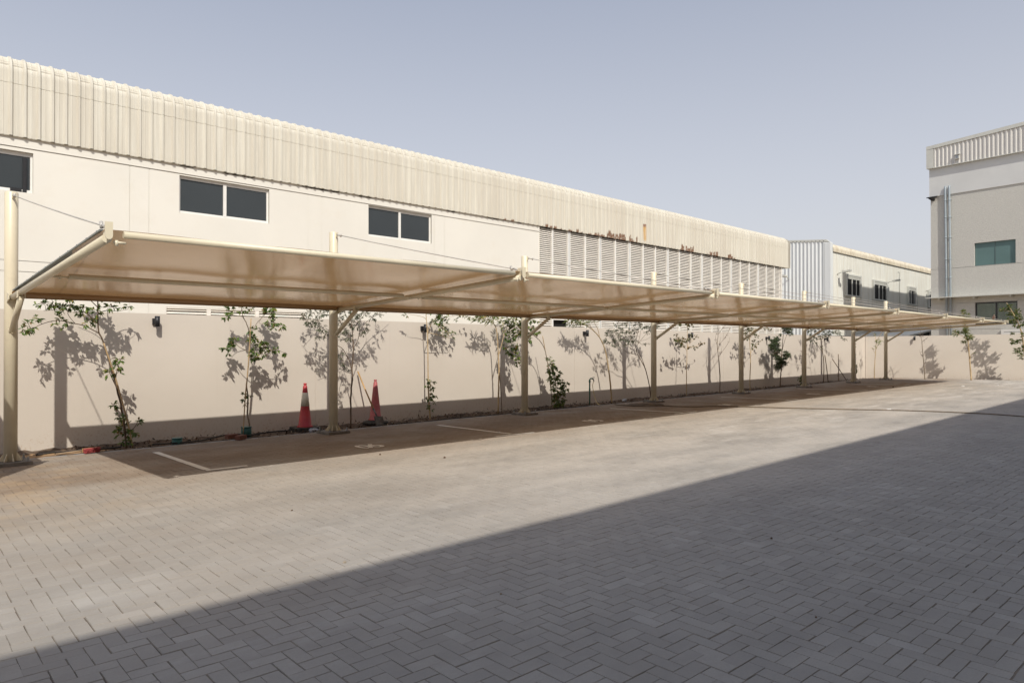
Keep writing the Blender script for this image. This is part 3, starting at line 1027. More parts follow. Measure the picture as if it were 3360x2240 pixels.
# eaves sheeting: ribbed, bullnosed over the roof edge, crimped on the curve
def eaves():
    prof = rib_profile(-14.0, XE, .2504, .088, .026)
    # section: (y, z, normal_y, normal_z, crimp)
    sec = [(18.0, 6.095, -1, 0, 0), (18.0, 6.2, -1, 0, 0), (18.0, 6.7, -1, 0, 0), (18.0, 7.205, -1, 0, 0), (17.994, 7.207, -1, 0, 0), (17.994, 7.45, -1, 0, 0)]
    Rr = .36
    N = 18
    for k in range(N + 1):
        a = math.pi / 2 * .96 * k / N
        sec.append((17.994 + Rr - Rr * math.cos(a), 7.45 + Rr * math.sin(a), -math.cos(a), math.sin(a), (.012 if k % 2 else -.006) if 3 < k < N else 0))
    y, z = sec[-1][0], sec[-1][1]
    for dd in (1.0, 4, 10):
        sec.append((y + dd, z + dd * .09, -.09, 1, 0))
    b = MB()
    P = []
    for (y, z, ny, nz, cr) in sec:
        P.append([(x, y + ny * (h * .042 + (cr if h < .5 else 0)), z + nz * (h * .042 + (cr if h < .5 else 0))) for x, h in prof])
    b.grid(P, smooth=False)
    # returned lower edge and end flashing
    b.box(-14, XE, 18.004, 18.045, 6.085, 6.094)
    o = b.build('eaves_sheeting', M['sheet'], WH)
    e = MB()
    pts = [(y, z) for (y, z, *_r) in sec[:25]]
    poly = [(XE + .012, y - .03, z) for y, z in pts] + [(XE + .012, 18.5, 7.7), (XE + .012, 18.5, 6.095)]
    e.prism(poly, (.02, 0, 0))
    e.build('end_flashing', M['sheet'], WH)
    # fixings
    sc = MB()
    i = 0
    x = -13.9
    while x < XE - .1:
        for z in ((7.36, 6.165) if x < 30 else (7.36,)):
            sc.lathe([(.009, 0), (.009, .008)], (0, 0, 0), 6)
            base = len(sc.v) - 12
            for q in range(base, base + 12):
                vx, vy, vz = sc.v[q]
                sc.v[q] = (x + .165 + vx, 17.994 - vz - (.0 if z > 7.2 else -.006), z + vy + R(-.001, .001))
        i += 1
        x += .2504
    sc.build('fixings', M['bolt'], WH)
    # dark broken packing under the sheet edge
    for a, c in ((5.95, 6.35), (7.05, 7.9), (9.2, 10.4), (11.0, 11.5), (14.3, 14.7), (16.1, 16.7), (17.5, 17.8)):
        d = MB()
        n = int((c - a) / .05)
        lo = [(a + (c - a) * i / n, 18.03, 6.085 - (R(.01, .035) if 0 < i < n else 0)) for i in range(n + 1)]
        hi = [(x, 18.03, 6.093) for x, _, _ in lo]
        d.grid([lo, hi], smooth=False)
        d.build('torn_packing', M['dark'], WH)


eaves()

# ------------------------------------------------------------------ second, ribbed warehouse
W2 = thing('warehouse', (60, 21, 0), 'off white ribbed metal warehouse with four hooded windows beyond the cream one', 'warehouse')
Y2, X2, XR = 21.0, 52.71, 96.0


def ribbed_plane(b, o, ax, nrm, L, z0, z1, pitch, depth, rw, mi=0):
    o, ax, nrm = Vector(o), Vector(ax), Vector(nrm)
    lo, hi = [], []
    n = int(L / pitch)
    for i in range(n + 1):
        for dx, h in ((0, 0), (rw * .25, 1), (rw * .75, 1), (rw, 0)):
            q = o + ax * (i * pitch + dx) + nrm * (h * depth)
            zt = z1(i * pitch + dx) if callable(z1) else z1
            lo.append((q.x, q.y, z0)); hi.append((q.x, q.y, zt))
    b.grid([lo, hi], mi, smooth=False)


b = MB(); ribbed_plane(b, (X2 + .45, Y2, 0), (1, 0, 0), (0, -1, 0), XR - X2 - .8, 2.38, 8.70, .30, .045, .12); b.build('side_cladding', M['rib_white'], W2)
b = MB(); ribbed_plane(b, (X2, Y2 + .35, 0), (0, 1, 0), (-1, 0, 0), 17, 2.38, lambda d: 9.42 + d * .085, .289, .05, .14); b.build('gable_cladding', M['rib_blue'], W2)
b = MB(); b.bev(X2 - .06, X2 + .45, Y2 - .06, Y2 + .35, 0, 9.30, .05); b.build('corner_trim', M['rib_blue'], W2)
b = MB(); q = [(X2 - .05, Y2 - .02, 9.30), (X2 - .05, Y2 + .25, 9.50), (X2 - .05, Y2 + 17.2, 10.95), (X2 - .05, Y2 + 17.2, 10.80), (X2 - .05, Y2 + .25, 9.33)]
b.prism(q, (.3, 0, 0)); b.build('gable_capping', M['flash'], W2)
b = MB()
P = []
for k in range(11):
    a = math.pi / 2 * k / 10
    P.append((Y2 - .10 + .42 - .42 * math.cos(a), 8.80 + .42 * math.sin(a), -math.cos(a), math.sin(a)))
P = [(Y2 - .10, 8.62, -1, 0)] + P + [(Y2 + 8, 9.9, 0, 1)]
rows = []
for (y, z, ny, nz) in P:
    row = []
    for i in range(int((XR - X2 - .4) / .30)):
        for dx, h in ((0, 0), (.03, 1), (.09, 1), (.12, 0)):
            row.append((X2 + .40 + i * .30 + dx, y + ny * h * .04, z + nz * h * .04))
    rows.append(row)
b.grid(rows, smooth=False); b.build('eaves_fascia', M['rib_dirty'], W2)
b = MB(); b.box(X2 - .02, XR, Y2 - .03, Y2 + .3, -.1, 2.33); b.box(X2 - .02, X2 + .3, Y2 + .3, Y2 + 17, -.1, 2.33); b.build('plinth', M['gsmooth'], W2)
b = MB(); b.box(X2 - .07, XR, Y2 - .08, Y2 - .0301, 2.30, 2.40); b.box(X2 - .07, X2 - .0201, Y2, Y2 + 17, 2.30, 2.40); b.build('base_flashing', M['bolt'], W2)
b = MB(); b.box(X2 + .35, XR, Y2 + .35, Y2 + .45, 0, 8.7); b.box(X2 + .32, X2 + .4, Y2 + .5, Y2 + 17, 0, 9.3); b.box(XR - .1, XR, Y2 + .4, Y2 + 17, 0, 9.3); b.build('inner_lining', M['gsmooth'], W2)
for (x0, x1, z0, z1) in ((55.45, 58.55, 5.54, 7.15), (61.2, 64.5, 5.49, 7.06), (69.9, 72.2, 5.44, 7.04), (75.9, 79.2, 5.38, 6.95)):
    f = MB()
    yo = Y2 - .17
    f.box(x0, x0 + .22, yo, Y2 + .02, z0, z1); f.box(x1 - .22, x1, yo, Y2 + .02, z0, z1)
    f.box(x0 + .22, x1 - .22, yo, Y2 + .02, z1 - .12, z1); f.box(x0 - .05, x1 + .05, yo - .05, Y2 + .02, z0 - .09, z0)
    n = int((x1 - x0 - .44) / .12)
    for i in range(n):                                      # little ribbed hood strip above the glass
        f.box(x0 + .22 + i * .12, x0 + .22 + i * .12 + .06, yo + .02, Y2, z1 - .30, z1 - .121)
    m_ = (x0 + x1) / 2 - .25
    f.box(m_ - .05, m_ + .05, yo + .05, Y2, z0, z1 - .32); f.box(m_ + .85, m_ + .9, yo + .06, Y2, z0, z1 - .32)
    f.box(x0 + .22, x1 - .22, yo + .04, Y2, z1 - .37, z1 - .302)
    fo = f.build('window', M['flash'], W2)
    p_ = MB(); p_.box(x0 + .22, x1 - .22, yo + .10, Y2 - .055, z0 + .001, z1 - .37); p_.build('pane', M['dirtyglass'], fo)


def floodlight(pos, n, label, grp='lamps on the ribbed warehouse'):
    t = thing('floodlight', pos, label, 'lamp', grp)
    n = Vector(n); s = Vector((-n.y, n.x, 0))
    b = MB()
    b.tube([pos, pos + n * .25 + Vector((0, 0, .12)), pos + n * .45 + Vector((0, 0, .16))], .03, 8)
    b.build('lamp_arm', M['flash'], t)
    b = MB()
    c = pos + n * .45 + Vector((0, 0, .10))
    q = [c - s * .16, c + s * .16, c + s * .20 + n * .55 + Vector((0, 0, .05)), c - s * .20 + n * .55 + Vector((0, 0, .05))]
    b.prism(q, (0, 0, .13))
    b.build('lamp_head', M['flash'], t)


floodlight(Vector((54.05, Y2 - .02, 7.0)), (0, -1, 0), 'grey bracket lamp beside the corner left of the first hooded window')
floodlight(Vector((64.75, Y2 - .02, 6.98)), (0, -1, 0), 'grey bracket lamp right of the second hooded window')
floodlight(Vector((75.4, Y2 - .02, 6.85)), (0, -1, 0), 'grey bracket lamp left of the farthest hooded window')
floodlight(Vector((X2 - .04, 24.1, 6.75)), (-1, 0, 0), 'grey bracket lamp on the pale blue gable wall')
b = MB()
b.tube([(67.35, Y2 - .05, 8.12), (67.55, Y2 - .07, 8.18), (67.8, Y2 - .08, 8.0), (67.82, Y2 - .07, 4.6)], .022, 8)
b.build('conduit', M['flash'], W2)
b = MB(); b.tube([(72.72, Y2 - .07, 7.15), (72.74, Y2 - .07, 4.4)], .025, 8); b.build('conduit', M['flash'], W2)
# lean-to roof low on the ribbed warehouse, just beside the grey building
lt = thing('lean_to', (64, 17.5, 0), 'low white roofed lean to beside the grey building', 'shed')
b = MB(); b.prism([(56.6, 16.8, 2.30), (56.6, 16.8, 2.42), (66.5, 16.8, 3.28), (66.5, 16.8, 3.16)], (0, 4.0, 0)); b.build('roof', M['alu'], lt)
b = MB(); b.box(57.5, 66.4, 17.0, 17.1, 0, 2.25); b.prism([(58.0, 17.0, 2.25), (66.4, 17.0, 2.25), (66.4, 17.0, 3.13), (58.0, 17.0, 2.40)], (0, .05, 0)); b.build('shed_wall', M['dirtyglass'], lt)
b = MB(); b.box(66.4, 66.55, 16.9, 17.1, 0, 3.15); b.box(62.0, 62.12, 16.9, 16.99, 0, 2.74); b.build('shed_post', M['alu'], lt)

# ------------------------------------------------------------------ grey rendered building on the right
GB = thing('office_block', (51.677, 14.166, 0), 'grey rendered block with ribbed parapet and twin grey pipes', 'building', rz=math.atan2(-.992, -.123))
# local frame: x along the facade (to the right), y into the building, z up; facade at y = 0
GL = 22.0


def lquad(b, x0, x1, z0, z1, y, mi=0):
    b.add([(x0, y, z0), (x1, y, z0), (x1, y, z1), (x0, y, z1)], [(0, 1, 2, 3)], mi)


holes = [(2.63, 4.84, 6.63, 8.06), (2.66, 4.92, 2.93, 4.33), (9.5, 11.7, 6.6, 8.05), (9.5, 11.8, 2.9, 4.3)]
b = MB()
zg = [-.2, 2.675, 4.345, 6.605, 11.38]
for i in range(4):
    front_wall(b, .1, GL, zg[i] + .012, zg[i + 1] - (.012 if i < 3 else 0), 0, holes, .22)
front_wall(b, .1, GL, -.2, 11.38, .02, holes, .02)
GD = 42.0; GS = -.124 * GD
b.add([(.1, 0, -.2), (.1 + GS, GD, -.2), (.1 + GS, GD, 11.38), (.1, 0, 11.38)], [(3, 2, 1, 0)])
b.add([(GL, 0, -.2), (GL + GS, GD, -.2), (GL + GS, GD, 11.38), (GL, 0, 11.38)], [(0, 1, 2, 3)])
b.add([(.1 + GS, GD, -.2), (GL + GS, GD, -.2), (GL + GS, GD, 13.8), (.1 + GS, GD, 13.8)], [(3, 2, 1, 0)])
b.build('rough_wall', M['grough'], GB, local=True)
b = MB()
b.prism([(.04, -.055, 11.38), (GL + .06, -.055, 11.38), (GL + GS, GD + .02, 11.38), (.04 + GS, GD + .02, 11.38)], (0, 0, 2.42))
b.build('smooth_band', M['gsmooth'], GB, local=True)
b = MB()
lo, hi = [], []
n = int((GL - .35) / .236)
for i in range(n):
    for dx, h in ((0, 0), (.03, 1), (.10, 1), (.13, 0)):
        x = .38 + i * .236 + dx
        lo.append((x, -.20 - h * .05, 13.24)); hi.append((x, -.20 - h * .05, 14.46 + x * .052))
b.grid([lo, hi], smooth=False)
b.build('parapet_cladding', M['rib_grey'], GB, local=True)
b = MB()
b.box(-.05, .38, -.27, .3, 13.22, 14.46)
b.prism([(-.05, -.28, 14.46), (GL, -.28, 14.46 + GL * .052), (GL, -.28, 14.68 + GL * .052), (-.05, -.28, 14.68)], (0, .6, 0))
b.box(.381, GL, -.26, -.056, 13.20, 13.235)
b.add([(-.05, .32, 14.6), (GL, .32, 14.6 + GL * .052), (GL, .5, 14.6 + GL * .052), (-.05, .5, 14.6)], [(0, 1, 2, 3)])
b.add([(-.05, .5, 13.7), (GL, .5, 13.7), (GL, .5, 14.6 + GL * .052), (-.05, .5, 14.6)], [(3, 2, 1, 0)])
b.add([(-.05, .3, 13.5), (-.05, .5, 13.5), (-.05, .5, 14.6), (-.05, .3, 14.6)], [(3, 2, 1, 0)])
b.build('parapet_flashing', M['flash'], GB, local=True)


def gwindow(h, glass, frame, fw):
    f = MB()
    x0, x1, z0, z1 = h
    y0, y1 = .10, .16
    f.box(x0, x1, y0, y1, z1 - fw, z1 - .001); f.box(x0, x1, y0, y1, z0 + .001, z0 + fw)
    f.box(x0 + .001, x0 + fw, y0 + .002, y1, z0 + fw, z1 - fw); f.box(x1 - fw, x1 - .001, y0 + .002, y1, z0 + fw, z1 - fw)
    m_ = (x0 + x1) / 2
    f.box(m_ - fw * .6, m_ + fw * .6, y0 + .003, y1, z0 + fw, z1 - fw)
    fo = f.build('window', frame, GB, local=True)
    for a, c in ((x0 + fw, m_ - fw * .6), (m_ + fw * .6, x1 - fw)):
        p_ = MB(); p_.box(a, c, y0 + .02, y0 + .03, z0 + fw, z1 - fw); p_.build('pane', glass, fo, local=True)


M['dframe'] = mat('dark_window_frame', (.03, .032, .035), .4, var=.1)
M['tframe'] = mat('thin_window_frame', (.10, .14, .14), .4, var=.1)
gwindow(holes[0], M['tealglass'], M['tframe'], .022); gwindow(holes[2], M['tealglass'], M['tframe'], .022)
gwindow(holes[1], M['greenglass'], M['dframe'], .075); gwindow(holes[3], M['greenglass'], M['dframe'], .075)
for x in (1.02, 1.26):
    b = MB()
    b.tube([(x + (.10 if False else 0), -.02, 11.80), (x, -.12, 11.88), (x + .003, -.13, 11.75), (x + .04, -.13, 7.0), (x + .09, -.13, -.1)], .062, 14)
    for z in (11.0, 9.9, 8.6, 7.2, 6.0, 4.7, 3.5):
        b.lathe([(.07, -.05), (.07, .05)], (x + (11.75 - z) * .008, -.13, z), 14)
        b.box(x - .02, x + .1, -.07, .0, z - .015, z + .015)
    b.build('drain_pipe', M['pvc'], GB, local=True)
b = MB()
b.box(.0, GL, -.62, -.50, 4.70, 4.76)
b.box(.0, GL, -.50, -.0, 4.735, 4.75)
for x in (.75, 2.75, 4.7, 6.7, 8.7, 10.7):
    b.box(x - .05, x + .05, -.50, 0, 4.58, 4.73)
b.build('sun_ledge', M['flash'], GB, local=True)
b = MB(); b.box(4.1, 6.3, -.12, -.001, 1.6, 2.62); b.build('wall_panel', M['alu'], GB, local=True)
b = MB(); b.box(4.25, 6.2, -.125, -.1201, 2.46, 2.475); b.build('panel_slot', M['dframe'], GB, local=True)
fl = MB()
fl.prism([(.02, -.09, 11.40), (.55, -.09, 11.40), (.55, -.45, 11.32), (.02, -.45, 11.32)], (0, 0, -.06))
fl.prism([(.10, -.44, 11.26), (.45, -.44, 11.26), (.40, -.1, 11.1), (.2, -.1, 11.1)], (0, .02, .06))
fo = fl.build('wall_floodlight', M['black'], GB, local=True)
b = MB(); b.box(1.68, 1.92, -.36, -.255, 13.50, 13.74); b.box(1.62, 1.98, -.40, -.255, 13.76, 13.79); b.build('vent_hood', M['flash'], GB, local=True)
b = MB(); b.box(1.72, 1.88, -.365, -.3601, 13.53, 13.71); b.build('vent_grille', M['bolt'], GB, local=True)

# ------------------------------------------------------------------ building behind the camera whose roof edge throws the long shadow
BB = thing('office_building', (20, -4.5, 0), 'pale flat roofed building behind the viewpoint that shades the yard', 'building')
sx = [-30, 5, 26, 80]
sy = [4.57, 4.55, 4.66, 4.72]
EY = -3.6
hz = [(y - EY) / .922 for y in sy]
hx = [x - .489 * h for x, h in zip(sx, hz)]
b = MB()
poly = [(hx[0], EY, -.2)] + [(hx[-1], EY, -.2)] + [(x, EY, z) for x, z in reversed(list(zip(hx, hz)))]
b.prism(poly, (0, -.3, 0))
b.box(hx[0], hx[-1], -15, -3.9, -.2, 8.4)
b.build('wall', M['bwall'], BB)
for k in range(9):
    f = MB()
    x = -22 + k * 9.5
    for zz in (1.0, 4.6):
        f.box(x, x + 2.6, EY + .002, EY + .05, zz, zz + 1.5)
    fo = f.build('window', M['alu'], BB)
    p_ = MB()
    for zz in (1.0, 4.6):
        p_.box(x + .08, x + 1.26, EY + .051, EY + .056, zz + .08, zz + 1.42); p_.box(x + 1.34, x + 2.52, EY + .051, EY + .056, zz + .08, zz + 1.42)
    p_.build('pane', M['glass'], fo)

exec_trees = True
# ------------------------------------------------------------------ trees
LEAF = dict(broad=(.070, .0185), lime=(.15, .0175), olive=(.045, .0062), lance=(.13, .0115), heart=(.064, .026), dry=(.035, .012))


def leaf(b, base, d, nrm, L, W):
    s = d.cross(nrm)
    if s.length < 1e-4: s = d.orthogonal()
    s.normalize(); n = s.cross(d).normalized()
    up = n * (W * .35)
    droop = Vector((0, 0, -L * .18))
    p = [base, base + d * L * .30 + s * W * .8 + up, base + d * L * .68 + s * W * .72 + up + droop * .5, base + d * L + droop,
         base + d * L * .68 - s * W * .72 + up + droop * .5, base + d * L * .30 - s * W * .8 + up]
    b.rnd = random.random()
    b.add(p, [(0, 1, 2, 3), (0, 3, 4, 5)], 0, False)


def smooth_path(pts, n=4):
    if len(pts) < 3: return pts
    out = []
    for i in range(len(pts) - 1):
        p0, p1, p2, p3 = pts[max(i - 1, 0)], pts[i], pts[i + 1], pts[min(i + 2, len(pts) - 1)]
        for k in range(n):
            t = k / n
            out.append(.5 * ((2 * p1) + (p2 - p0) * t + (2 * p0 - 5 * p1 + 4 * p2 - p3) * t * t + (3 * p1 - p0 - 3 * p2 + p3) * t ** 3))
    out.append(pts[-1])
    return out


def end_plane_pt(u, v, off):
    d = FW + RT * ((u - 1680) / FPX) - UP * ((v - 1120) / FPX)
    o = Vector((0, 0, CH))
    t = ((CORNER - o).dot(ENRM) + off) / d.dot(ENRM)
    return o + d * t


def tree(name, label, cat, crop, kind, bark, trunk, r0, r1, branches=(), clumps=(), Y=13.0, dens=1.0, end=None, spread=.16, group='young trees along the boundary wall', leafscale=1.0, rb=.010, base_z=-.09, fwd=.0):
    ox, oy, sc = crop

    def pt(x, y, dy=0.0):
        u, v = ox + x * sc, oy + y * sc
        return end_plane_pt(u, v, end - dy) if end is not None else at(u, v, Y=Y + dy)
    ppm = FPX / ((pt(*trunk[0]) - Vector((0, 0, CH))).dot(FW)) / sc      # crop pixels per metre
    T = [pt(x, y) for x, y in trunk]
    T[0] = Vector((T[0].x, T[0].y, base_z if end is None else -.02))
    tp = smooth_path(T, 5)
    t = thing(name, T[0], label, cat, group)
    b = MB()
    n = len(tp)
    rad = [r0 + (r1 - r0) * (i / (n - 1)) for i in range(n)]
    rad[0] *= 1.25
    rad = [r * R(.92, 1.08) for r in rad]
    b.tube([p + Vector((R(-.004, .004), R(-.004, .004), 0)) for p in tp], rad, 9)
    nodes = [(p, r) for p, r in zip(tp, rad)]
    for br in branches:
        # depth drifts steadily along each branch so the crown has volume
        drift = R(-1, 1) * spread * 1.4 - fwd
        pts = [pt(x, y, drift * i / max(1, len(br) - 1)) for i, (x, y) in enumerate(br)]
        # start on the nearest existing wood
        q = min(nodes, key=lambda m: (m[0] - pts[0]).length)
        pts[0] = q[0]
        sp = smooth_path(pts, 4)
        rs = min(rb, q[1] * .75)
        rr = [rs + (.0028 - rs) * i / (len(sp) - 1) for i in range(len(sp))]
        b.tube(sp, rr, 6)
        nodes += list(zip(sp, rr))
    lf = MB()
    LL, LW = LEAF[kind]
    for cl in clumps:
        cx, cy, rx, ry = cl[:4]
        c0 = pt(cx, cy)
        q = min(nodes, key=lambda m: (m[0] - c0).length)
        dy = (q[0].y - c0.y) if end is None else 0
        dy = max(-.5, min(.35, dy)) + R(-1, .8) * spread - fwd * .5
        c0 = pt(cx, cy, dy)
        q = min(nodes, key=lambda m: (m[0] - c0).length)
        rxm, rym = rx / ppm, ry / ppm
        if (q[0] - c0).length > .02:
            mid = (q[0] + c0) / 2 + Vector((R(-.02, .02), R(-.02, .02), .02))
            b.tube([q[0], mid, c0], [.0038, .003, .002], 5)
        area = math.pi * rxm * rym
        N = max(3, int(area * dens * {'broad': 2100, 'lime': 900, 'olive': 5000, 'lance': 2600, 'heart': 1150, 'dry': 380}[kind]))
        nt_ = max(2, int(math.sqrt(N)))
        per = max(1, round(N / nt_))
        for k in range(nt_):
            a = R(0, 2 * math.pi); rr = math.sqrt(R(.12, 1))
            e = c0 + RT * (rxm * rr * math.cos(a)) + Vector((0, 0, rym * rr * math.sin(a))) + FW * R(-1, 1) * min(rxm, .16) * .9
            tw = e - c0
            b.tube([c0, c0 + tw * .5 + Vector((0, 0, R(0, .012))), e], [.0022, .0017, .001], 4, caps=False)
            td = tw.normalized() if tw.length > 1e-5 else Vector((0, 0, 1))
            for m_ in range(per):
                f_ = .35 + .65 * (m_ + R(.3, 1)) / per
                p = c0 + tw * f_
                d = Vector((R(-1, 1), R(-1, 1), R(-.9, .5))) * .75 + td * .75
                if kind in ('lime', 'lance'): d = Vector((R(-1, 1), R(-1, 1), R(-.5, .8))) + td * .4
                if d.length < .1: d = Vector((1, 0, 0))
                d.normalize()
                s = leafscale * R(.65, 1.15)
                leaf(lf, p, d, Vector((R(-.6, .6), R(-.8, .2), 1)).normalized(), LL * s, LW * s * R(.85, 1.15))
    b.build('trunk', M[bark], t)
    if lf.v: lf.build('crown', M[kind], t)
    return t


def pole(name, label, cat, pts, r, m, group=None):
    b = MB()
    P = [Vector(p) for p in pts]
    b.tube(smooth_path(P, 4), r, 8)
    o = b.build(name, M[m])
    tag(o, label, cat, group)
    return o


C1 = (40, 960, 500 / 1452); C2 = (680, 980, 300 / 1023); C3 = (960, 1000, 400 / 1425); C4 = (1320, 1010, 240 / 990)
C5 = (1540, 1020, 340 / 1481); C6 = (1830, 1030, 360 / 1660); C7 = (2180, 1040, 300 / 1680); C8 = (2430, 1050, 400 / 2352); C9 = (2800, 1000, 560 / 2352)

tree('young_tree', 'leaning tree with spreading branches and broad leaves nearest the camera', 'tree', C1, 'broad', 'bark',
     [(1092, 1480), (1060, 1210), (1010, 960), (935, 690), (868, 470), (825, 370), (818, 250), (815, 110), (808, -60), (800, -200)], .017, .008,
     [[(815, 385), (700, 320), (600, 295), (430, 265), (280, 300), (180, 350), (60, 385)], [(805, 300), (680, 180), (520, 160), (400, 165), (300, 170)],
      [(818, 200), (900, 170), (1000, 175), (1100, 160)], [(812, 150), (680, 20), (500, -60)], [(812, 60), (950, -40), (1050, -60)], [(600, 295), (530, 200), (560, 120)],
      [(1070, 1290), (1040, 1120), (985, 1080), (945, 1050)], [(1085, 1350), (1160, 1290), (1210, 1195)], [(985, 860), (1000, 740), (1045, 610)], [(1000, 900), (940, 790), (910, 720)]],
     [(110, 355, 60, 35), (170, 330, 45, 35), (235, 250, 50, 35), (150, 290, 30, 30), (455, 240, 55, 50), (525, 290, 40, 30), (380, 130, 100, 45), (300, 110, 70, 25), (550, 130, 90, 45), (480, 170, 40, 30), (690, 140, 80, 45),
      (640, 195, 35, 25), (720, 265, 45, 35), (695, 295, 25, 30), (805, 190, 40, 70), (930, 140, 60, 40), (1100, 140, 50, 30), (800, 290, 25, 25), (390, 300, 25, 25), (495, 325, 20, 20),
      (700, -40, 150, 60), (870, 10, 90, 60), (520, 20, 130, 55), (980, 40, 80, 45), (800, -120, 130, 60), (380, 50, 80, 35),
      (1060, 1200, 40, 40), (1010, 1180, 45, 35), (960, 1080, 40, 45), (1080, 1290, 60, 50), (1040, 1330, 60, 45), (1110, 1350, 60, 55), (1080, 1420, 45, 45), (1160, 1330, 45, 40), (1210, 1240, 35, 45), (990, 1290, 35, 25),
      (1030, 640, 45, 45), (1010, 700, 50, 35), (1010, 760, 45, 30), (930, 760, 35, 50), (965, 640, 25, 25)], Y=13.0, dens=.85)
pole('garden_stake', 'pale cane tied along the leaning trunk of the nearest tree', 'stake', [at(40 + x * C1[2], 960 + y * C1[2], Y=12.95) for x, y in ((1150, 1478), (1100, 1230), (1010, 900), (940, 680), (872, 480))], .0125, 'bamboo', 'stakes beside the young trees')

tree('young_tree', 'slim citrus like tree with dark glossy leaf clumps by the paving blocks', 'tree', C2, 'broad', 'greybark',
     [(475, 1535), (470, 1400), (450, 1290), (455, 1120), (440, 960), (460, 750), (465, 560), (475, 400), (440, 280), (400, 200), (385, 100), (380, 20)], .017, .006,
     [[(485, 420), (550, 280), (620, 200), (640, 110), (650, 40)], [(465, 580), (560, 540), (700, 570), (800, 580), (885, 620)], [(455, 580), (360, 540), (300, 500), (210, 570)], [(392, 195), (280, 180), (215, 190)], [(620, 210), (580, 270), (650, 285), (820, 300)], [(470, 640), (520, 640), (580, 690)]],
     [(240, 140, 45, 50), (215, 205, 35, 25), (380, 140, 40, 30), (470, 120, 40, 20), (690, 170, 80, 70), (700, 270, 55, 45), (760, 270, 50, 40), (835, 300, 35, 40), (745, 325, 40, 20), (500, 350, 40, 40), (520, 440, 60, 50), (570, 490, 60, 50), (630, 520, 50, 40), (540, 590, 55, 35), (520, 660, 50, 35), (570, 690, 50, 40),
      (610, 620, 45, 40), (640, 575, 50, 35), (720, 580, 55, 28), (780, 575, 30, 30), (855, 600, 30, 35), (300, 465, 50, 45), (270, 500, 45, 35), (210, 560, 50, 30), (235, 605, 30, 30), (390, 1080, 25, 28), (410, 1120, 18, 25), (465, 1085, 32, 28), (425, 1175, 20, 15),
      (650, 60, 100, 60), (300, 60, 80, 50), (450, 30, 80, 50), (760, 90, 60, 40)], Y=13.02, dens=1.25)
pole('garden_stake', 'thin cane upright beside the citrus like tree and teal valve box', 'stake', [at(680 + x * C2[2], 980 + y * C2[2], Y=12.9) for x, y in ((402, 1512), (425, 1100), (445, 900), (470, 600), (490, 220))], .011, 'bamboo', 'stakes beside the young trees')

tree('young_tree', 'airy olive like tree with tiny grey green leaves behind the second post', 'tree', C3, 'olive', 'bark',
     [(680, 1430), (680, 1200), (685, 1000), (702, 850), (695, 760), (705, 600), (710, 480), (700, 330), (680, 180), (670, 40), (665, -60)], .018, .006,
     [[(700, 760), (660, 650), (590, 520), (520, 470), (440, 400), (330, 300), (200, 220), (100, 120)], [(715, 500), (760, 420), (800, 280), (900, 170), (1050, 90), (1150, 40)], [(700, 420), (640, 330), (560, 200), (500, 80)], [(690, 300), (770, 200), (850, 100), (900, 0)],
      [(520, 430), (400, 390), (290, 360)], [(440, 400), (330, 230), (250, 100)], [(590, 520), (560, 600), (640, 740)], [(330, 300), (300, 180), (330, 60)], [(800, 280), (850, 300), (880, 330)], [(690, 260), (610, 100), (580, 0)]],
     [(120, 130, 55, 50), (170, 190, 60, 50), (230, 230, 70, 50), (290, 190, 70, 60), (350, 270, 70, 55), (390, 340, 50, 45), (300, 380, 50, 30), (330, 100, 90, 50), (220, 100, 70, 40), (550, 140, 55, 60), (560, 210, 50, 50), (600, 290, 60, 55), (650, 370, 55, 50), (560, 350, 50, 35), (600, 410, 50, 25),
      (700, 240, 60, 70), (650, 170, 50, 60), (790, 170, 70, 60), (750, 240, 50, 50), (830, 290, 50, 40), (820, 340, 40, 25), (870, 250, 45, 40), (930, 150, 70, 45), (1010, 110, 60, 35), (620, 90, 80, 45), (730, 100, 70, 45), (850, 90, 70, 40), (560, 590, 45, 45), (600, 680, 40, 50), (640, 750, 35, 45), (900, 300, 30, 20),
      (950, 20, 120, 50), (1050, 50, 90, 40), (700, 10, 120, 60), (450, 30, 130, 60), (250, 20, 120, 60), (820, -50, 120, 50)], Y=12.95, dens=.62, spread=.28, leafscale=1.15)

tree('young_tree', 'straight pale trunked tree with yellow green tuft and leafy foot', 'tree', C4, 'broad', 'palebark',
     [(380, 1520), (362, 1300), (350, 1000), (346, 600), (340, 330), (330, 200), (322, 90), (315, 0)], .020, .006,
     [[(343, 340), (400, 200), (480, 110), (520, 30)], [(325, 160), (270, 120), (120, 90)], [(345, 345), (460, 360), (540, 380), (650, 410), (690, 360)], [(480, 120), (600, 130), (760, 100), (890, 110)], [(370, 1300), (380, 1100), (375, 990)], [(365, 1290), (350, 1150), (350, 990)], [(380, 1220), (470, 1190)]],
     [(450, 130, 70, 40), (530, 130, 60, 40), (480, 190, 60, 40), (420, 190, 40, 40), (540, 220, 55, 45), (560, 265, 35, 40), (510, 260, 30, 40), (560, 360, 35, 25), (610, 330, 25, 40), (690, 345, 30, 25), (680, 405, 25, 15), (605, 165, 35, 25), (600, 215, 20, 20), (770, 130, 30, 20), (840, 120, 20, 20), (890, 130, 30, 25), (60, 95, 35, 20), (725, 165, 22, 18),
      (390, 1000, 60, 30), (345, 1000, 25, 30), (400, 1060, 50, 25), (415, 1095, 25, 25), (395, 1140, 30, 25), (390, 1190, 45, 35), (450, 1195, 30, 15), (420, 1230, 40, 25), (330, 1340, 35, 30), (400, 1372, 22, 15), (435, 1278, 35, 15), (350, 1230, 25, 25), (330, 1050, 20, 15),
      (450, 50, 120, 50), (700, 40, 100, 35), (560, 80, 80, 40)], Y=13.15, dens=1.0)

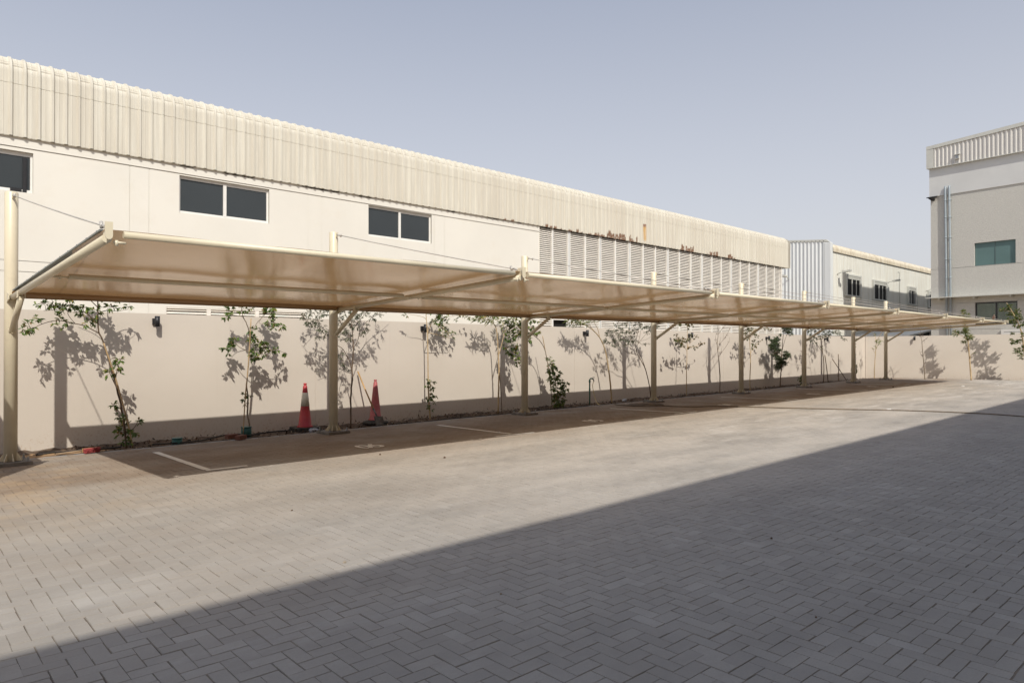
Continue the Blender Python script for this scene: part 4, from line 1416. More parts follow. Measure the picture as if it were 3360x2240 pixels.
tree('young_tree', 'forked pale trunk with drooping long yellow green leaves left of the third post', 'tree', C5, 'lime', 'palebark',
     [(410, 1480), (418, 1100), (425, 850), (415, 650), (405, 450), (393, 300), (360, 200), (290, 140), (240, 80)], .022, .008,
     [[(425, 660), (455, 500), (500, 320), (530, 240), (560, 130)], [(488, 340), (465, 260), (430, 190)], [(360, 200), (330, 130), (320, 60)], [(430, 200), (350, 190), (240, 110)]],
     [(110, 130, 45, 45), (190, 130, 55, 45), (250, 140, 50, 40), (320, 140, 50, 40), (440, 130, 60, 45), (480, 190, 50, 45), (560, 130, 60, 45), (540, 240, 40, 50), (535, 340, 30, 50), (640, 130, 60, 40), (600, 170, 50, 50), (160, 60, 100, 40), (330, 50, 100, 40), (520, 50, 100, 40)], Y=13.05, dens=1.05, rb=.014)
pole('garden_stake', 'dark thin stake leaning beside the forked pale trunk', 'stake', [at(1540 + x * C5[2], 1020 + y * C5[2], Y=12.95) for x, y in ((470, 1482), (450, 1150), (432, 880))], .010, 'dstick', 'stakes beside the young trees')

tree('young_tree', 'arching thin tree with hanging green leaves behind the third post', 'tree', C5, 'broad', 'greybark',
     [(1187, 1400), (1165, 1100), (1130, 800), (1100, 640), (1075, 540), (1020, 440), (960, 380), (890, 330), (800, 280), (720, 240)], .013, .007,
     [[(890, 330), (890, 230), (900, 120)], [(800, 280), (720, 330), (640, 420), (560, 510)], [(720, 340), (680, 500), (700, 700)], [(960, 380), (990, 310)], [(720, 240), (640, 240), (560, 160)], [(640, 420), (600, 590)]],
     [(650, 240, 70, 50), (690, 320, 60, 50), (640, 350, 50, 40), (610, 430, 60, 45), (545, 390, 35, 60), (515, 515, 40, 40), (640, 515, 60, 35), (710, 510, 40, 30), (620, 590, 80, 40), (560, 600, 45, 35), (690, 640, 50, 45), (700, 710, 40, 50), (690, 760, 20, 30), (620, 650, 40, 30), (880, 230, 50, 50), (870, 300, 50, 40), (900, 130, 70, 40), (960, 300, 60, 45), (930, 340, 50, 30), (860, 400, 30, 50), (700, 180, 60, 50), (760, 280, 50, 60), (820, 360, 40, 50), (960, 150, 40, 25), (780, 200, 50, 50), (840, 60, 120, 40), (680, 70, 100, 40)], Y=12.98, dens=1.15)
pole('garden_stake', 'tall thin cane above the bushy shrub right of the third post', 'stake', [at(1540 + x * C5[2], 1020 + y * C5[2], Y=13.06) for x, y in ((1190, 1402), (1160, 1080), (1118, 740), (1080, 540), (1047, 358))], .010, 'bamboo', 'stakes beside the young trees')
tree('leafy_shrub', 'dense dark green climbing shrub right of the third canopy post', 'shrub', C5, 'broad', 'bark',
     [(1290, 1400), (1270, 1250), (1250, 1100), (1210, 950), (1170, 820), (1145, 690)], .012, .004,
     [[(1260, 1200), (1330, 1120), (1400, 1040)], [(1270, 1260), (1340, 1240), (1370, 1160)], [(1250, 1100), (1290, 1000), (1300, 890)]],
     [(1140, 680, 35, 30), (1185, 740, 45, 35), (1160, 800, 70, 45), (1120, 850, 40, 30), (1180, 860, 55, 45), (1210, 820, 40, 40), (1220, 940, 75, 50), (1280, 900, 45, 35), (1270, 960, 60, 45), (1150, 980, 40, 40), (1230, 1030, 75, 50), (1300, 1060, 70, 50), (1330, 1000, 40, 35), (1390, 1050, 45, 30), (1240, 1120, 65, 50), (1310, 1140, 65, 50), (1380, 1120, 40, 35), (1260, 1200, 70, 50),
      (1330, 1210, 55, 45), (1220, 1280, 50, 45), (1280, 1290, 70, 50), (1340, 1290, 45, 45), (1250, 1360, 60, 40), (1310, 1370, 60, 35), (1370, 1305, 30, 15)], Y=12.95, dens=1.35, group='shrubs along the boundary wall', spread=.2)

tree('young_tree', 'bowed pale trunk with long slender leaves right of the green standpipe', 'tree', C6, 'lime', 'palebark',
     [(822, 1360), (800, 1100), (770, 830), (735, 620), (690, 470), (630, 350), (560, 270), (450, 180), (340, 120), (260, 60)], .024, .008,
     [[(630, 350), (610, 240), (550, 130), (510, 60)], [(450, 180), (330, 160), (200, 130)], [(560, 270), (480, 160), (430, 80)]],
     [(150, 130, 40, 40), (210, 150, 45, 35), (280, 145, 50, 35), (350, 140, 50, 40), (420, 145, 45, 35), (520, 110, 45, 30), (620, 120, 25, 35), (240, 90, 60, 30), (340, 60, 100, 40), (460, 60, 90, 40), (560, 40, 80, 40), (240, 30, 80, 40)], Y=13.02, dens=1.15, rb=.014, leafscale=.85)
tree('young_tree', 'dark twin stemmed airy tree leaning left from behind the fourth post', 'tree', C6, 'olive', 'bark',
     [(1412, 1300), (1390, 1100), (1330, 840), (1270, 720), (1205, 600), (1188, 540), (1180, 450), (1200, 330), (1230, 200), (1240, 80)], .016, .005,
     [[(1330, 830), (1280, 690), (1235, 600), (1212, 500)], [(1205, 620), (1060, 580), (980, 530), (850, 500), (720, 440)], [(1190, 560), (1080, 500), (960, 380), (880, 260)], [(1200, 500), (1230, 430), (1320, 320), (1400, 230), (1480, 170)], [(1182, 480), (1100, 330), (1080, 180)],
      [(1210, 450), (1250, 300), (1260, 130)], [(1240, 430), (1330, 390), (1410, 345)], [(960, 380), (850, 330), (760, 280)], [(1080, 500), (980, 480), (860, 420)], [(1100, 400), (1000, 260), (980, 130)], [(1230, 460), (1300, 470), (1385, 430)]],
     [(780, 290, 60, 60), (750, 400, 60, 45), (720, 430, 40, 30), (830, 420, 70, 55), (870, 460, 50, 35), (860, 280, 65, 55), (950, 250, 70, 60), (930, 340, 50, 50), (1000, 370, 70, 55), (1070, 250, 70, 65), (1100, 390, 65, 55), (1040, 470, 50, 40), (1170, 250, 70, 55), (1140, 330, 60, 55), (1180, 400, 50, 40), (1300, 190, 70, 55), (1370, 220, 70, 45), (1340, 290, 40, 35), (1440, 190, 60, 55), (1430, 270, 40, 35), (1500, 160, 50, 45),
      (1340, 450, 50, 20), (1050, 150, 80, 40), (1200, 150, 80, 40), (900, 160, 80, 40), (1000, 60, 140, 50), (1250, 60, 150, 50), (1440, 80, 80, 40)], Y=12.9, dens=.62, spread=.26, leafscale=1.2)

tree('young_tree', 'slim upright tree with round turning leaves right of the fourth post', 'tree', C7, 'heart', 'palebark',
     [(405, 1465), (405, 1100), (411, 800), (420, 540), (420, 350), (425, 200), (420, 110)], .015, .005,
     [[(415, 640), (340, 500), (250, 430), (220, 330)], [(422, 560), (480, 470), (560, 400), (610, 360)], [(425, 560), (540, 550), (640, 500), (740, 468)], [(420, 480), (360, 420), (290, 380)]],
     [(220, 330, 32, 25), (230, 410, 48, 35), (290, 400, 55, 40), (330, 420, 45, 35), (260, 480, 55, 38), (340, 465, 55, 45), (270, 520, 40, 25), (350, 535, 45, 25), (420, 420, 45, 35), (500, 410, 45, 28), (485, 340, 22, 25), (605, 362, 25, 16), (575, 330, 20, 14), (665, 478, 45, 20), (630, 512, 45, 25), (565, 540, 35, 18), (550, 588, 28, 14), (600, 545, 20, 15), (740, 468, 12, 10), (450, 540, 25, 25), (420, 180, 35, 40), (490, 165, 30, 30), (410, 100, 60, 40), (300, 110, 80, 40)], Y=12.95, dens=1.5, leafscale=1.05)
tree('bare_sapling', 'leafless forked sapling with a few dead leaves left of the fifth post', 'tree', C7, 'dry', 'greybark',
     [(1017, 1405), (1022, 1080), (1000, 800), (985, 650), (972, 500), (985, 350), (985, 200), (985, 120)], .022, .004,
     [[(1000, 740), (1060, 640), (1140, 530), (1190, 440), (1195, 370)], [(990, 610), (1010, 510), (1080, 420), (1150, 330), (1210, 170)], [(1010, 510), (1035, 360)], [(970, 500), (940, 400), (955, 290)], [(990, 330), (1080, 200), (1110, 150)], [(1100, 380), (1085, 290)], [(1050, 650), (1060, 530)]],
     [(1015, 510, 15, 25), (1110, 375, 20, 25), (955, 300, 15, 25), (945, 410, 18, 30), (960, 480, 20, 20), (1210, 200, 15, 30), (1145, 340, 20, 20), (1030, 670, 25, 40), (1180, 460, 12, 20), (1080, 190, 15, 25), (1120, 160, 20, 15), (985, 220, 12, 25), (975, 640, 15, 20)], Y=12.98, dens=4.0)
tree('young_tree', 'slim tree with sparse orange tinged leaves right of the fifth post', 'tree', C8, 'heart', 'palebark',
     [(187, 1350), (178, 1150), (190, 900), (190, 650), (178, 450), (175, 300), (168, 140), (165, 60)], .020, .006,
     [[(188, 650), (240, 560), (335, 450), (420, 390)], [(178, 400), (130, 330), (80, 260)], [(180, 370), (250, 280), (320, 300)], [(172, 300), (260, 200), (420, 150), (560, 170)]],
     [(130, 190, 60, 45), (90, 230, 35, 40), (190, 180, 60, 50), (260, 190, 50, 40), (275, 250, 45, 45), (315, 310, 35, 40), (240, 250, 40, 40), (100, 280, 30, 40), (110, 370, 25, 30), (150, 320, 30, 30), (235, 450, 30, 40), (295, 490, 30, 40), (330, 435, 30, 30), (240, 535, 28, 30), (410, 400, 30, 20), (480, 160, 60, 22), (560, 185, 40, 25), (250, 390, 35, 20), (160, 80, 90, 40)], Y=12.95, dens=1.5)
tree('young_tree', 'bushy tree with dense dark lance shaped leaves between fifth and sixth posts', 'tree', C8, 'lance', 'bark',
     [(762, 1300), (772, 1100), (785, 950), (790, 760), (800, 600), (812, 420), (830, 250), (838, 120)], .026, .006,
     [[(790, 740), (770, 650), (720, 520), (680, 400)], [(790, 780), (860, 720), (930, 680)], [(800, 600), (850, 400), (905, 250), (930, 170)], [(785, 830), (730, 850), (690, 900)], [(770, 660), (680, 620), (620, 680)]],
     [(650, 410, 80, 60), (710, 360, 65, 45), (590, 470, 60, 40), (690, 480, 85, 55), (640, 560, 70, 45), (720, 590, 65, 45), (640, 650, 55, 45), (690, 710, 55, 55), (770, 730, 70, 55), (830, 780, 70, 60), (880, 680, 65, 50), (920, 690, 55, 40), (870, 630, 40, 30), (850, 830, 55, 45), (700, 850, 55, 50), (770, 850, 60, 50), (710, 920, 40, 35), (780, 910, 45, 40), (780, 270, 30, 20), (920, 190, 70, 50), (960, 260, 40, 35), (900, 240, 40, 40), (850, 180, 40, 40), (900, 100, 80, 40)], Y=12.95, dens=1.35)
tree('dying_sapling', 'sapling with crisp brown leaves and a green foot behind the sixth post', 'tree', C8, 'dry', 'greybark',
     [(1190, 1245), (1184, 1050), (1180, 800), (1176, 580)], .012, .004, [], [(1170, 610, 14, 30), (1178, 680, 16, 25), (1176, 740, 14, 20), (1172, 770, 14, 14), (1178, 825, 14, 14), (1178, 920, 16, 20), (1180, 990, 12, 10)], Y=12.9, dens=4.5)
tree('leafy_shrub', 'small low green shrub at the foot of the sixth post', 'shrub', C8, 'broad', 'bark', [(1165, 1240), (1165, 1150), (1155, 1080)], .008, .004, [],
     [(1160, 1090, 28, 30), (1140, 1140, 35, 35), (1170, 1150, 35, 40), (1165, 1210, 30, 35)], Y=12.8, dens=1.3, group='shrubs along the boundary wall')
tree('young_tree', 'feathery spreading tree with two crooked stems right of the sixth post', 'tree', C8, 'olive', 'bark',
     [(1597, 1215), (1607, 950), (1600, 750), (1580, 610), (1565, 480), (1550, 400), (1540, 300), (1520, 180)], .020, .006,
     [[(1577, 610), (1520, 540), (1470, 460), (1400, 400), (1320, 330)], [(1550, 400), (1640, 320), (1800, 250), (2000, 330)], [(1540, 340), (1450, 260), (1340, 170)], [(1550, 380), (1680, 270), (1760, 180)], [(1800, 250), (1900, 220), (1990, 290)]],
     [(1310, 190, 60, 50), (1350, 380, 60, 45), (1430, 430, 50, 30), (1440, 330, 70, 55), (1380, 280, 50, 40), (1540, 330, 60, 45), (1530, 250, 60, 40), (1640, 300, 60, 50), (1690, 320, 55, 35), (1730, 240, 60, 50), (1820, 220, 65, 45), (1890, 260, 60, 40), (1950, 330, 40, 30), (2010, 375, 60, 22), (1560, 520, 30, 45), (1600, 200, 70, 40), (1700, 170, 90, 40), (1450, 190, 70, 40), (1600, 90, 150, 40), (1850, 130, 120, 40), (1400, 110, 110, 40)], Y=12.9, dens=.6, spread=.28, leafscale=1.5)
pole('garden_stake', 'brown stake leaning beside the feathery tree', 'stake', [at(2430 + x * C8[2], 1050 + y * C8[2], Y=13.0) for x, y in ((1690, 1200), (1660, 920), (1625, 672))], .019, 'dstick', 'stakes beside the young trees')
pole('garden_stake', 'loose stick slanting across the cut stem near the far corner', 'stake', [at(2430 + 2045 * C8[2], 1050 + 1165 * C8[2], Y=12.75), at(2430 + 1905 * C8[2], 1050 + 950 * C8[2], Y=13.1), at(2430 + 1770 * C8[2], 1050 + 750 * C8[2], Y=13.5)], .018, 'dstick', 'stakes beside the young trees')
tree('cut_stem', 'bare cut stem wrapped in dead leaves near the far corner', 'tree', C8, 'dry', 'greybark', [(1885, 1175), (1890, 1000), (1893, 850), (1885, 655)], .024, .016, [],
     [(1888, 1060, 18, 30), (1880, 1020, 14, 20), (1895, 940, 14, 20), (1888, 850, 10, 30), (1892, 780, 10, 20)], Y=12.95, dens=4)
tree('dying_sapling', 'thin vine like sapling close behind the seventh post', 'tree', C8, 'broad', 'greybark', [(2228, 1155), (2225, 950), (2215, 600), (2218, 370), (2240, 330)], .014, .005, [],
     [(2235, 900, 22, 30), (2240, 940, 18, 30), (2230, 1000, 20, 20), (2135, 935, 14, 10), (2138, 985, 12, 14), (2218, 680, 8, 30), (2218, 480, 8, 40), (2240, 380, 12, 25)], Y=12.7, dens=1.6)
tree('young_tree', 'thin pale forked tree with a few leaves beside the last post', 'tree', C9, 'lime', 'palebark',
     [(290, 1005), (292, 850), (308, 640), (318, 520), (350, 450), (405, 360)], .022, .008,
     [[(318, 520), (300, 440), (285, 380)], [(310, 600), (350, 540), (380, 480)], [(305, 660), (260, 600), (230, 595)], [(318, 510), (300, 420), (250, 370)]],
     [(330, 500, 25, 30), (375, 490, 22, 25), (350, 540, 22, 18), (290, 410, 22, 20), (310, 580, 20, 15), (265, 610, 16, 10)], end=1.25, dens=1.1, leafscale=.8, group='young trees along the far end wall')
tree('bare_sapling', 'bare sapling with fine twigs standing before the far end wall', 'tree', C9, 'dry', 'greybark',
     [(985, 1012), (975, 850), (955, 640), (945, 510), (930, 445), (900, 380)], .026, .006,
     [[(950, 510), (1010, 460), (1045, 415)], [(955, 720), (925, 670), (912, 620)], [(932, 450), (930, 390), (925, 350)], [(935, 460), (960, 400), (965, 370)], [(960, 500), (985, 480), (975, 530)]],
     [(950, 690, 18, 20), (940, 650, 14, 14), (1000, 465, 16, 10), (910, 420, 16, 14), (935, 400, 16, 14), (965, 490, 12, 10), (955, 440, 14, 12)], end=1.25, dens=3.5, group='young trees along the far end wall')
tree('young_tree', 'pale twisted trunk with tufts of narrow leaves before the far end wall', 'tree', C9, 'lime', 'palebark',
     [(1625, 1022), (1607, 800), (1592, 620), (1578, 500), (1545, 400), (1532, 300), (1520, 190), (1515, 120)], .035, .012,
     [[(1575, 510), (1520, 440), (1440, 405), (1400, 380)], [(1580, 520), (1600, 440), (1640, 440)], [(1530, 280), (1560, 190), (1575, 150)], [(1520, 200), (1470, 165), (1440, 160)], [(1607, 740), (1630, 680), (1660, 668)], [(1600, 640), (1560, 560), (1515, 500)]],
     [(1415, 370, 32, 22), (1395, 400, 28, 18), (1440, 395, 25, 18), (1535, 320, 38, 32), (1510, 365, 40, 28), (1570, 370, 32, 32), (1590, 420, 32, 22), (1640, 450, 32, 25), (1525, 500, 35, 20), (1560, 450, 30, 25), (1600, 470, 25, 20), (1500, 150, 32, 25), (1570, 150, 34, 25), (1440, 162, 28, 12), (1655, 668, 22, 8), (1520, 100, 40, 30)], end=1.25, dens=1.9, leafscale=1.0, rb=.02, group='young trees along the far end wall')
tree('young_tree', 'tall leafy tree at the right edge before the far end wall', 'tree', C9, 'broad', 'palebark',
     [(2385, 1035), (2370, 800), (2345, 560), (2320, 400), (2285, 280), (2220, 150), (2150, 30), (2110, -30)], .04, .012,
     [[(2290, 290), (2255, 220), (2170, 210)], [(2250, 210), (2290, 130), (2320, 90)], [(2200, 110), (2100, 80), (2020, 70)], [(2340, 560), (2260, 520), (2180, 510)], [(2350, 620), (2280, 640), (2220, 650)], [(2360, 720), (2320, 700)], [(2315, 390), (2200, 385)]],
     [(2100, 55, 60, 30), (2030, 70, 30, 20), (2180, 120, 60, 35), (2230, 190, 55, 40), (2200, 230, 45, 30), (2245, 290, 50, 30), (2260, 100, 50, 50), (2300, 180, 40, 40), (2140, 200, 40, 25), (2185, 390, 35, 18), (2280, 500, 60, 35), (2200, 510, 45, 35), (2180, 480, 25, 20), (2260, 620, 50, 40), (2240, 660, 35, 22), (2320, 690, 45, 35), (2330, 600, 45, 45), (2310, 740, 30, 18), (2150, 20, 50, 30), (2320, 270, 40, 40), (2400, 400, 80, 60), (2420, 560, 80, 70), (2400, 250, 80, 60), (2430, 700, 60, 50)], end=1.25, dens=2.2, leafscale=.8, group='young trees along the far end wall')
tree('weed', 'tiny weed sprouting by the wall left of the straight pale trunk', 'plant', C4, 'dry', 'greybark', [(222, 1505), (225, 1440), (228, 1375)], .004, .002, [], [(228, 1385, 18, 8), (225, 1440, 12, 14), (218, 1480, 10, 12)], Y=13.3, dens=4, group='shrubs along the boundary wall')

# ------------------------------------------------------------------ traffic cones
def cone(pos, label, red, white, rounded):
    t = thing('traffic_cone', pos, label, 'traffic cone', 'traffic cones by the wall')
    b = MB()
    z0 = .085
    H = .86
    rb_, rt = .132, .036
    def r(z): return rb_ + (rt - rb_) * z / H
    b.lathe([(rb_ + .028, z0), (rb_ + .02, z0 + .018), (rb_, z0 + .02), (r(.37), z0 + .37), (r(.62), z0 + .62), (r(.82), z0 + .82), (.030, z0 + .835), (.026, z0 + .85), (.034, z0 + .862), (.034, z0 + .882), (.022, z0 + .885)], pos, 28)
    b.build('cone_body', red, t)
    if white:
        b = MB()
        b.lathe([(r(.42) + .003, z0 + .42), (r(.69) + .003, z0 + .69), (r(.692), z0 + .692)], pos, 28)
        b.build('reflective_sleeve', white, t)
    b = MB()
    if rounded:
        b.lathe([(.27, .0), (.285, .02), (.27, .05), (.17, .075), (.14, .086)], pos, 30)
    else:
        for z, h, a, rr in ((0, .04, .1, .27), (.042, .04, -.12, .26)):
            poly = []
            for k in range(4):
                for da in (-.16, .16):
                    q = a + math.pi / 4 + k * math.pi / 2 + da
                    poly.append((pos.x + rr * 1.22 * math.cos(q), pos.y + rr * 1.22 * math.sin(q), pos.z + z))
            b.prism(poly, (0, 0, h))
    b.build('cone_base', M['rubber'], t)


p = at(800 + 525 * .38265, 900 + 1325 * .38265, Y=13.17); cone(Vector((p.x, p.y, -.085)), 'red traffic cone with a white band left of the second post', M['red'], M['cwhite'], False)
p = at(800 + 1128 * .38265, 900 + 1270 * .38265, Y=13.2); cone(Vector((p.x, p.y, -.07)), 'plain faded pink red traffic cone behind the shovel', M['pink'], None, True)

# ------------------------------------------------------------------ shovel
k5 = 400 / 2352
sp0 = at(900 + 1612 * k5, 1200 + 110 * k5, Y=13.52); sp1 = at(900 + 1915 * k5, 1200 + 832 * k5, Y=12.92); sp2 = at(900 + 1985 * k5, 1200 + 985 * k5, Y=12.80)
t = thing('shovel', Vector((sp2.x, sp2.y, -.05)), 'long wooden handled shovel leaning on the wall beside the faded cone', 'shovel')
b = MB(); b.tube([sp0, (sp0 + sp1) / 2 + Vector((0, 0, -.008)), sp1], [.017, .016, .018], 10); b.build('handle', M['wood'], t)
b = MB(); b.tube([sp1, (sp1 + sp2) / 2, sp2], [.021, .017, .016], 10); b.tube([sp1 + (sp0 - sp1) * .015, sp1 - (sp0 - sp1) * .01], .024, 10)
P = []
bw, bh = .095, .25
for i in range(9):
    row = []
    f = i / 8
    wv = bw * (1 if f < .62 else math.sqrt(max(0.02, 1 - ((f - .62) / .40) ** 2)))
    for k in range(9):
        s = (k - 4) / 4
        row.append(Vector((sp2.x + .02, sp2.y - .01, sp2.z + .02)) + RT * (s * wv) + Vector((0, 0, -f * bh)) + Vector((.02 * f, -.06 * f, 0)) - FW * (.035 * (1 - s * s)))
    P.append(row)
b.grid(P)
b.grid([[q + FW * .004 for q in reversed(r)] for r in P])
b.build('blade', M['shovel'], t)

# ------------------------------------------------------------------ broom
kb = 400 / 2352
h0 = at(1640 * kb, 1440 + 285 * kb, Z=.0); h1 = at(1915 * kb, 1440 + 250 * kb, Z=.0)
t = thing('broom', (h0 + h1) / 2, 'red bristled broom lying on the paving edge near the first post', 'broom')
ax = (h1 - h0); Lb = ax.length; ax.normalize(); sd = Vector((-ax.y, ax.x, 0))
b = MB()
b.prism([h0 + sd * .055 + Vector((0, 0, .01)), h1 + sd * .055 + Vector((0, 0, .01)), h1 + sd * .055 + Vector((0, 0, .075)), h0 + sd * .055 + Vector((0, 0, .075))], sd * .03)
b.build('broom_head', M['wood'], t)
b = MB()
for i in range(16):
    for k in range(5):
        q = h0 + ax * (Lb * (i + .5) / 16) + sd * .054 + Vector((0, 0, .018 + k * .0125))
        tip = q - sd * (.085 + R(-.012, .012)) + Vector((R(-.01, .01), R(-.01, .01), R(-.008, .008)))
        tip.z = max(tip.z, .006)
        b.tube([q, tip], [.008, .0105], 5, smooth=False)
b.build('bristles', M['bristle'], t)
b = MB()
c = h0 + ax * .03 + sd * .075 + Vector((0, 0, .045))
e_ = at(1080 * kb, 1440 + 292 * kb, Z=.02)
b.tube([c + ax * .10, c + (e_ - c) * .5, e_], .0125, 10)
b.build('handle', M['dullwood'], t)

# ------------------------------------------------------------------ small things along the planting strip
def bucket(u, v, Y, r, h, label):
    p = at(u, v, Y=Y)
    p.z = -.08
    t = thing('valve_box', p, label, 'valve box', 'teal irrigation valve boxes')
    b = MB(); b.lathe([(r * 1.02, 0), (r, h - .02)], p, 22); b.build('box_body', M['teal'], t)
    b = MB(); b.lathe([(r * 1.05, h - .02), (r * 1.05, h - .003), (r * .97, h)], p, 22); b.build('box_lid', M['teal'], t)


kk = 500 / 2352
bucket(500 + 382 * kk, 1380 + 330 * kk, 12.62, .082, .15, 'teal round valve box alone in the soil strip beyond the leaning tree')
bucket(500 + 1450 * kk, 1380 + 205 * kk, 13.0, .092, .20, 'teal valve box tucked behind the citrus like tree')
for u, v, rz, lab in ((500 + 1258 * kk, 1380 + 285 * kk, .2, 'reddish paving block lying behind another at the paving edge'), (500 + 1365 * kk, 1380 + 292 * kk, .55, 'reddish paving block lying in front at the paving edge')):
    p = at(u, v, Z=0)
    b = MB(); b.bev(-.10, .10, -.05, .05, 0, .075, .005)
    o = b.build('paving_block', M['brick']); o.location = (p.x, p.y + (.10 if rz < .3 else 0), .006); o.rotation_euler = (0, 0, rz)
    tag(o, lab, 'paving block', 'loose paving blocks')


def hose(name, label, pts, r, m, group=None, n=6):
    b = MB(); b.tube(smooth_path([Vector(p) for p in pts], n), r, 8)
    return tag(b.build(name, M[m]), label, 'hose', group)


def run(x0, x1, y, z, step=.55, amp=.05):
    out = []
    x = x0
    while x < x1:
        out.append((x, paved_edge(x) + y + R(-amp, amp), z + R(-.012, .022)))
        x += step * R(.7, 1.3)
    return out


hose('irrigation_hose', 'black irrigation hose running in the soil strip close to the paving edge', run(2.1, 34.5, .16, -.045), .011, 'hose', 'black irrigation hoses in the planting strip')
hose('irrigation_hose', 'black irrigation hose running in the soil strip nearer the wall', run(2.6, 30, .36, -.05, .6, .10), .010, 'hose', 'black irrigation hoses in the planting strip')
pts = [at(500 + x * kk, 1380 + y * kk, Y=12.55) for x, y in ((0, 362), (320, 345), (560, 325), (780, 300), (960, 255), (1160, 215), (1330, 208), (1480, 225), (1700, 190), (1830, 170), (2090, 150))]
hose('irrigation_hose', 'black hose arching up out of the soil beside the reddish paving blocks', pts, .012, 'hose', 'black irrigation hoses in the planting strip')
pts = [at(x * kb, 1440 + y * kb, Y=12.5) for x, y in ((690, 310), (950, 265), (1120, 250), (1400, 235), (1650, 200), (1950, 190), (2340, 150))]
hose('irrigation_hose', 'black hose bundle lying over the orange sand behind the broom', pts, .014, 'hose', 'black irrigation hoses in the planting strip')
# leaf litter and clods
lt_ = MB()
for i in range(5200):
    x = R(2.6, 38.2) if i % 3 else R(2.6, 16)
    ya = paved_edge(min(x, 37.5))
    y = ya + (13.58 - ya) * R(0.02, 1) ** 1.3
    c = Vector((x, y, -.07 + R(-.01, .035)))
    d = Vector((R(-1, 1), R(-1, 1), R(-.35, .6))).normalized(); s = d.cross(Vector((R(-1, 1), R(-1, 1), 1))).normalized()
    L = R(.012, .045); W = R(.006, .018)
    lt_.rnd = random.random()
    lt_.add([c, c + d * L + s * W, c + d * 2 * L, c + d * L - s * W], [(0, 1, 2, 3)])
M['litter'] = m_leaf('leaf_litter', [(0, (.018, .012, .009)), (.6, (.06, .035, .020)), (.9, (.15, .09, .045)), (1, (.40, .33, .24))], .05, .9)
tag(lt_.build('leaf_litter', M['litter']), 'dry brown leaves and twigs scattered over the soil strip by the wall', 'leaf litter', kind='stuff')
# plastic bag and rubbish
def crumple(name, label, pos, r, m, cat, group=None, flat=.5):
    b = MB()
    P = []
    for i in range(7):
        row = []
        for k in range(12):
            a = 2 * math.pi * k / 12; ph = math.pi * i / 6
            q = r * R(.65, 1.1)
            row.append((pos[0] + q * math.sin(ph) * math.cos(a), pos[1] + q * .7 * math.sin(ph) * math.sin(a), pos[2] + q * flat * math.cos(ph)))
        row.append(row[0]); P.append(row)
    b.grid(P, smooth=False)
    return tag(b.build(name, M[m]), label, cat, group)


p = at(900 + 770 * k5, 1200 + 1240 * k5, Y=12.75); crumple('plastic_bag', 'crumpled grey blue plastic bag at the foot of the banded cone', (p.x, p.y, -.05), .13, 'plasticbag', 'bag')
p = at(1880 + 665 * .2551, 1280 + 130 * .2551, Y=13.0); crumple('plastic_bag', 'small clear plastic bag on the soil near the fourth post', (p.x, p.y, -.02), .10, 'plasticbag', 'bag')
p = at(1880 + 255 * .2551, 1280 + 190 * .2551, Y=12.6)
b = MB(); b.bev(p.x - .13, p.x + .13, p.y - .07, p.y + .07, -.06, -.035, .008); tag(b.build('tile_scrap', M['stone']), 'pale broken tile lying at the foot of the green standpipe', 'rubble')

# standpipe with tap and yellow hose
c6 = lambda x, y: (1830 + x * C6[2], 1030 + y * C6[2])
p0 = at(*c6(484, 1380), Y=13.1); p1 = at(*c6(480, 990), Y=13.1)
t = thing('standpipe', Vector((p0.x, p0.y, -.08)), 'green standpipe with a tap against the boundary wall', 'standpipe')
b = MB(); b.tube([(p0.x, p0.y, -.1), (p0.x, p0.y, p1.z), (p0.x + .03, p0.y - .02, p1.z + .03), (p0.x + .10, p0.y - .04, p1.z + .02)], .021, 10)
b.tube([(p0.x, p0.y, p1.z - .08), (p0.x, p0.y, p1.z - .02)], .030, 10); b.tube([(p0.x, p0.y, .35), (p0.x, p0.y, .40)], .028, 10)
b.build('pipe', M['green'], t)
b = MB(); b.tube([(p0.x + .10, p0.y - .04, p1.z + .03), (p0.x + .13, p0.y - .05, p1.z - .05)], .017, 8); b.tube([(p0.x + .08, p0.y - .04, p1.z + .06), (p0.x + .16, p0.y - .05, p1.z + .055)], .010, 6); b.build('tap', M['bolt'], t)
hose('garden_hose', 'thin yellow hose hanging from the green standpipe', [(p0.x + .13, p0.y - .05, p1.z - .05)] + [at(*c6(x, y), Y=Yq) for x, y, Yq in ((528, 1080, 13.02), (545, 1190, 12.95), (575, 1300, 12.8), (610, 1360, 12.6), (665, 1385, 12.35))], .009, 'yhose')

# long hose across the yard with its coil
h_ = lambda x, y: at(1880 + x * .2551, 1280 + y * .2551, Z=.02)
z5_ = lambda x, y: at(2400 + x * .40816, 800 + y * .40816, Z=.02)
pts = [h_(540, 178), h_(640, 190), h_(800, 197)]
cc = (h_(660, 190) + h_(1160, 188)) / 2
rx_ = (h_(1160, 188) - h_(660, 190)).length / 2
ad = (h_(1160, 188) - h_(660, 190)).normalized()
pd = Vector((-ad.y, ad.x, 0))
for k in range(62):
    a = math.pi + k * 2 * math.pi / 14
    rr = rx_ * (.62 + .38 * abs(math.sin(k * .21 + .6)))
    pts.append(cc + ad * (rr * math.cos(a)) + pd * (.62 * rr * math.sin(a) * .8) + Vector((0, 0, .004 * (k // 14) + R(0, .004))))
pts += [h_(1160, 196), h_(1350, 207), h_(1600, 211), h_(1800, 203), h_(2150, 209), z5_(60, 1307), z5_(470, 1318), z5_(1000, 1330), z5_(1330, 1336), z5_(1690, 1348), z5_(2050, 1364), z5_(2352, 1386), z5_(2700, 1410)]
hose('garden_hose', 'long brown garden hose coiled under the canopy and trailing across the yard', pts, .013, 'hoseb', n=4)

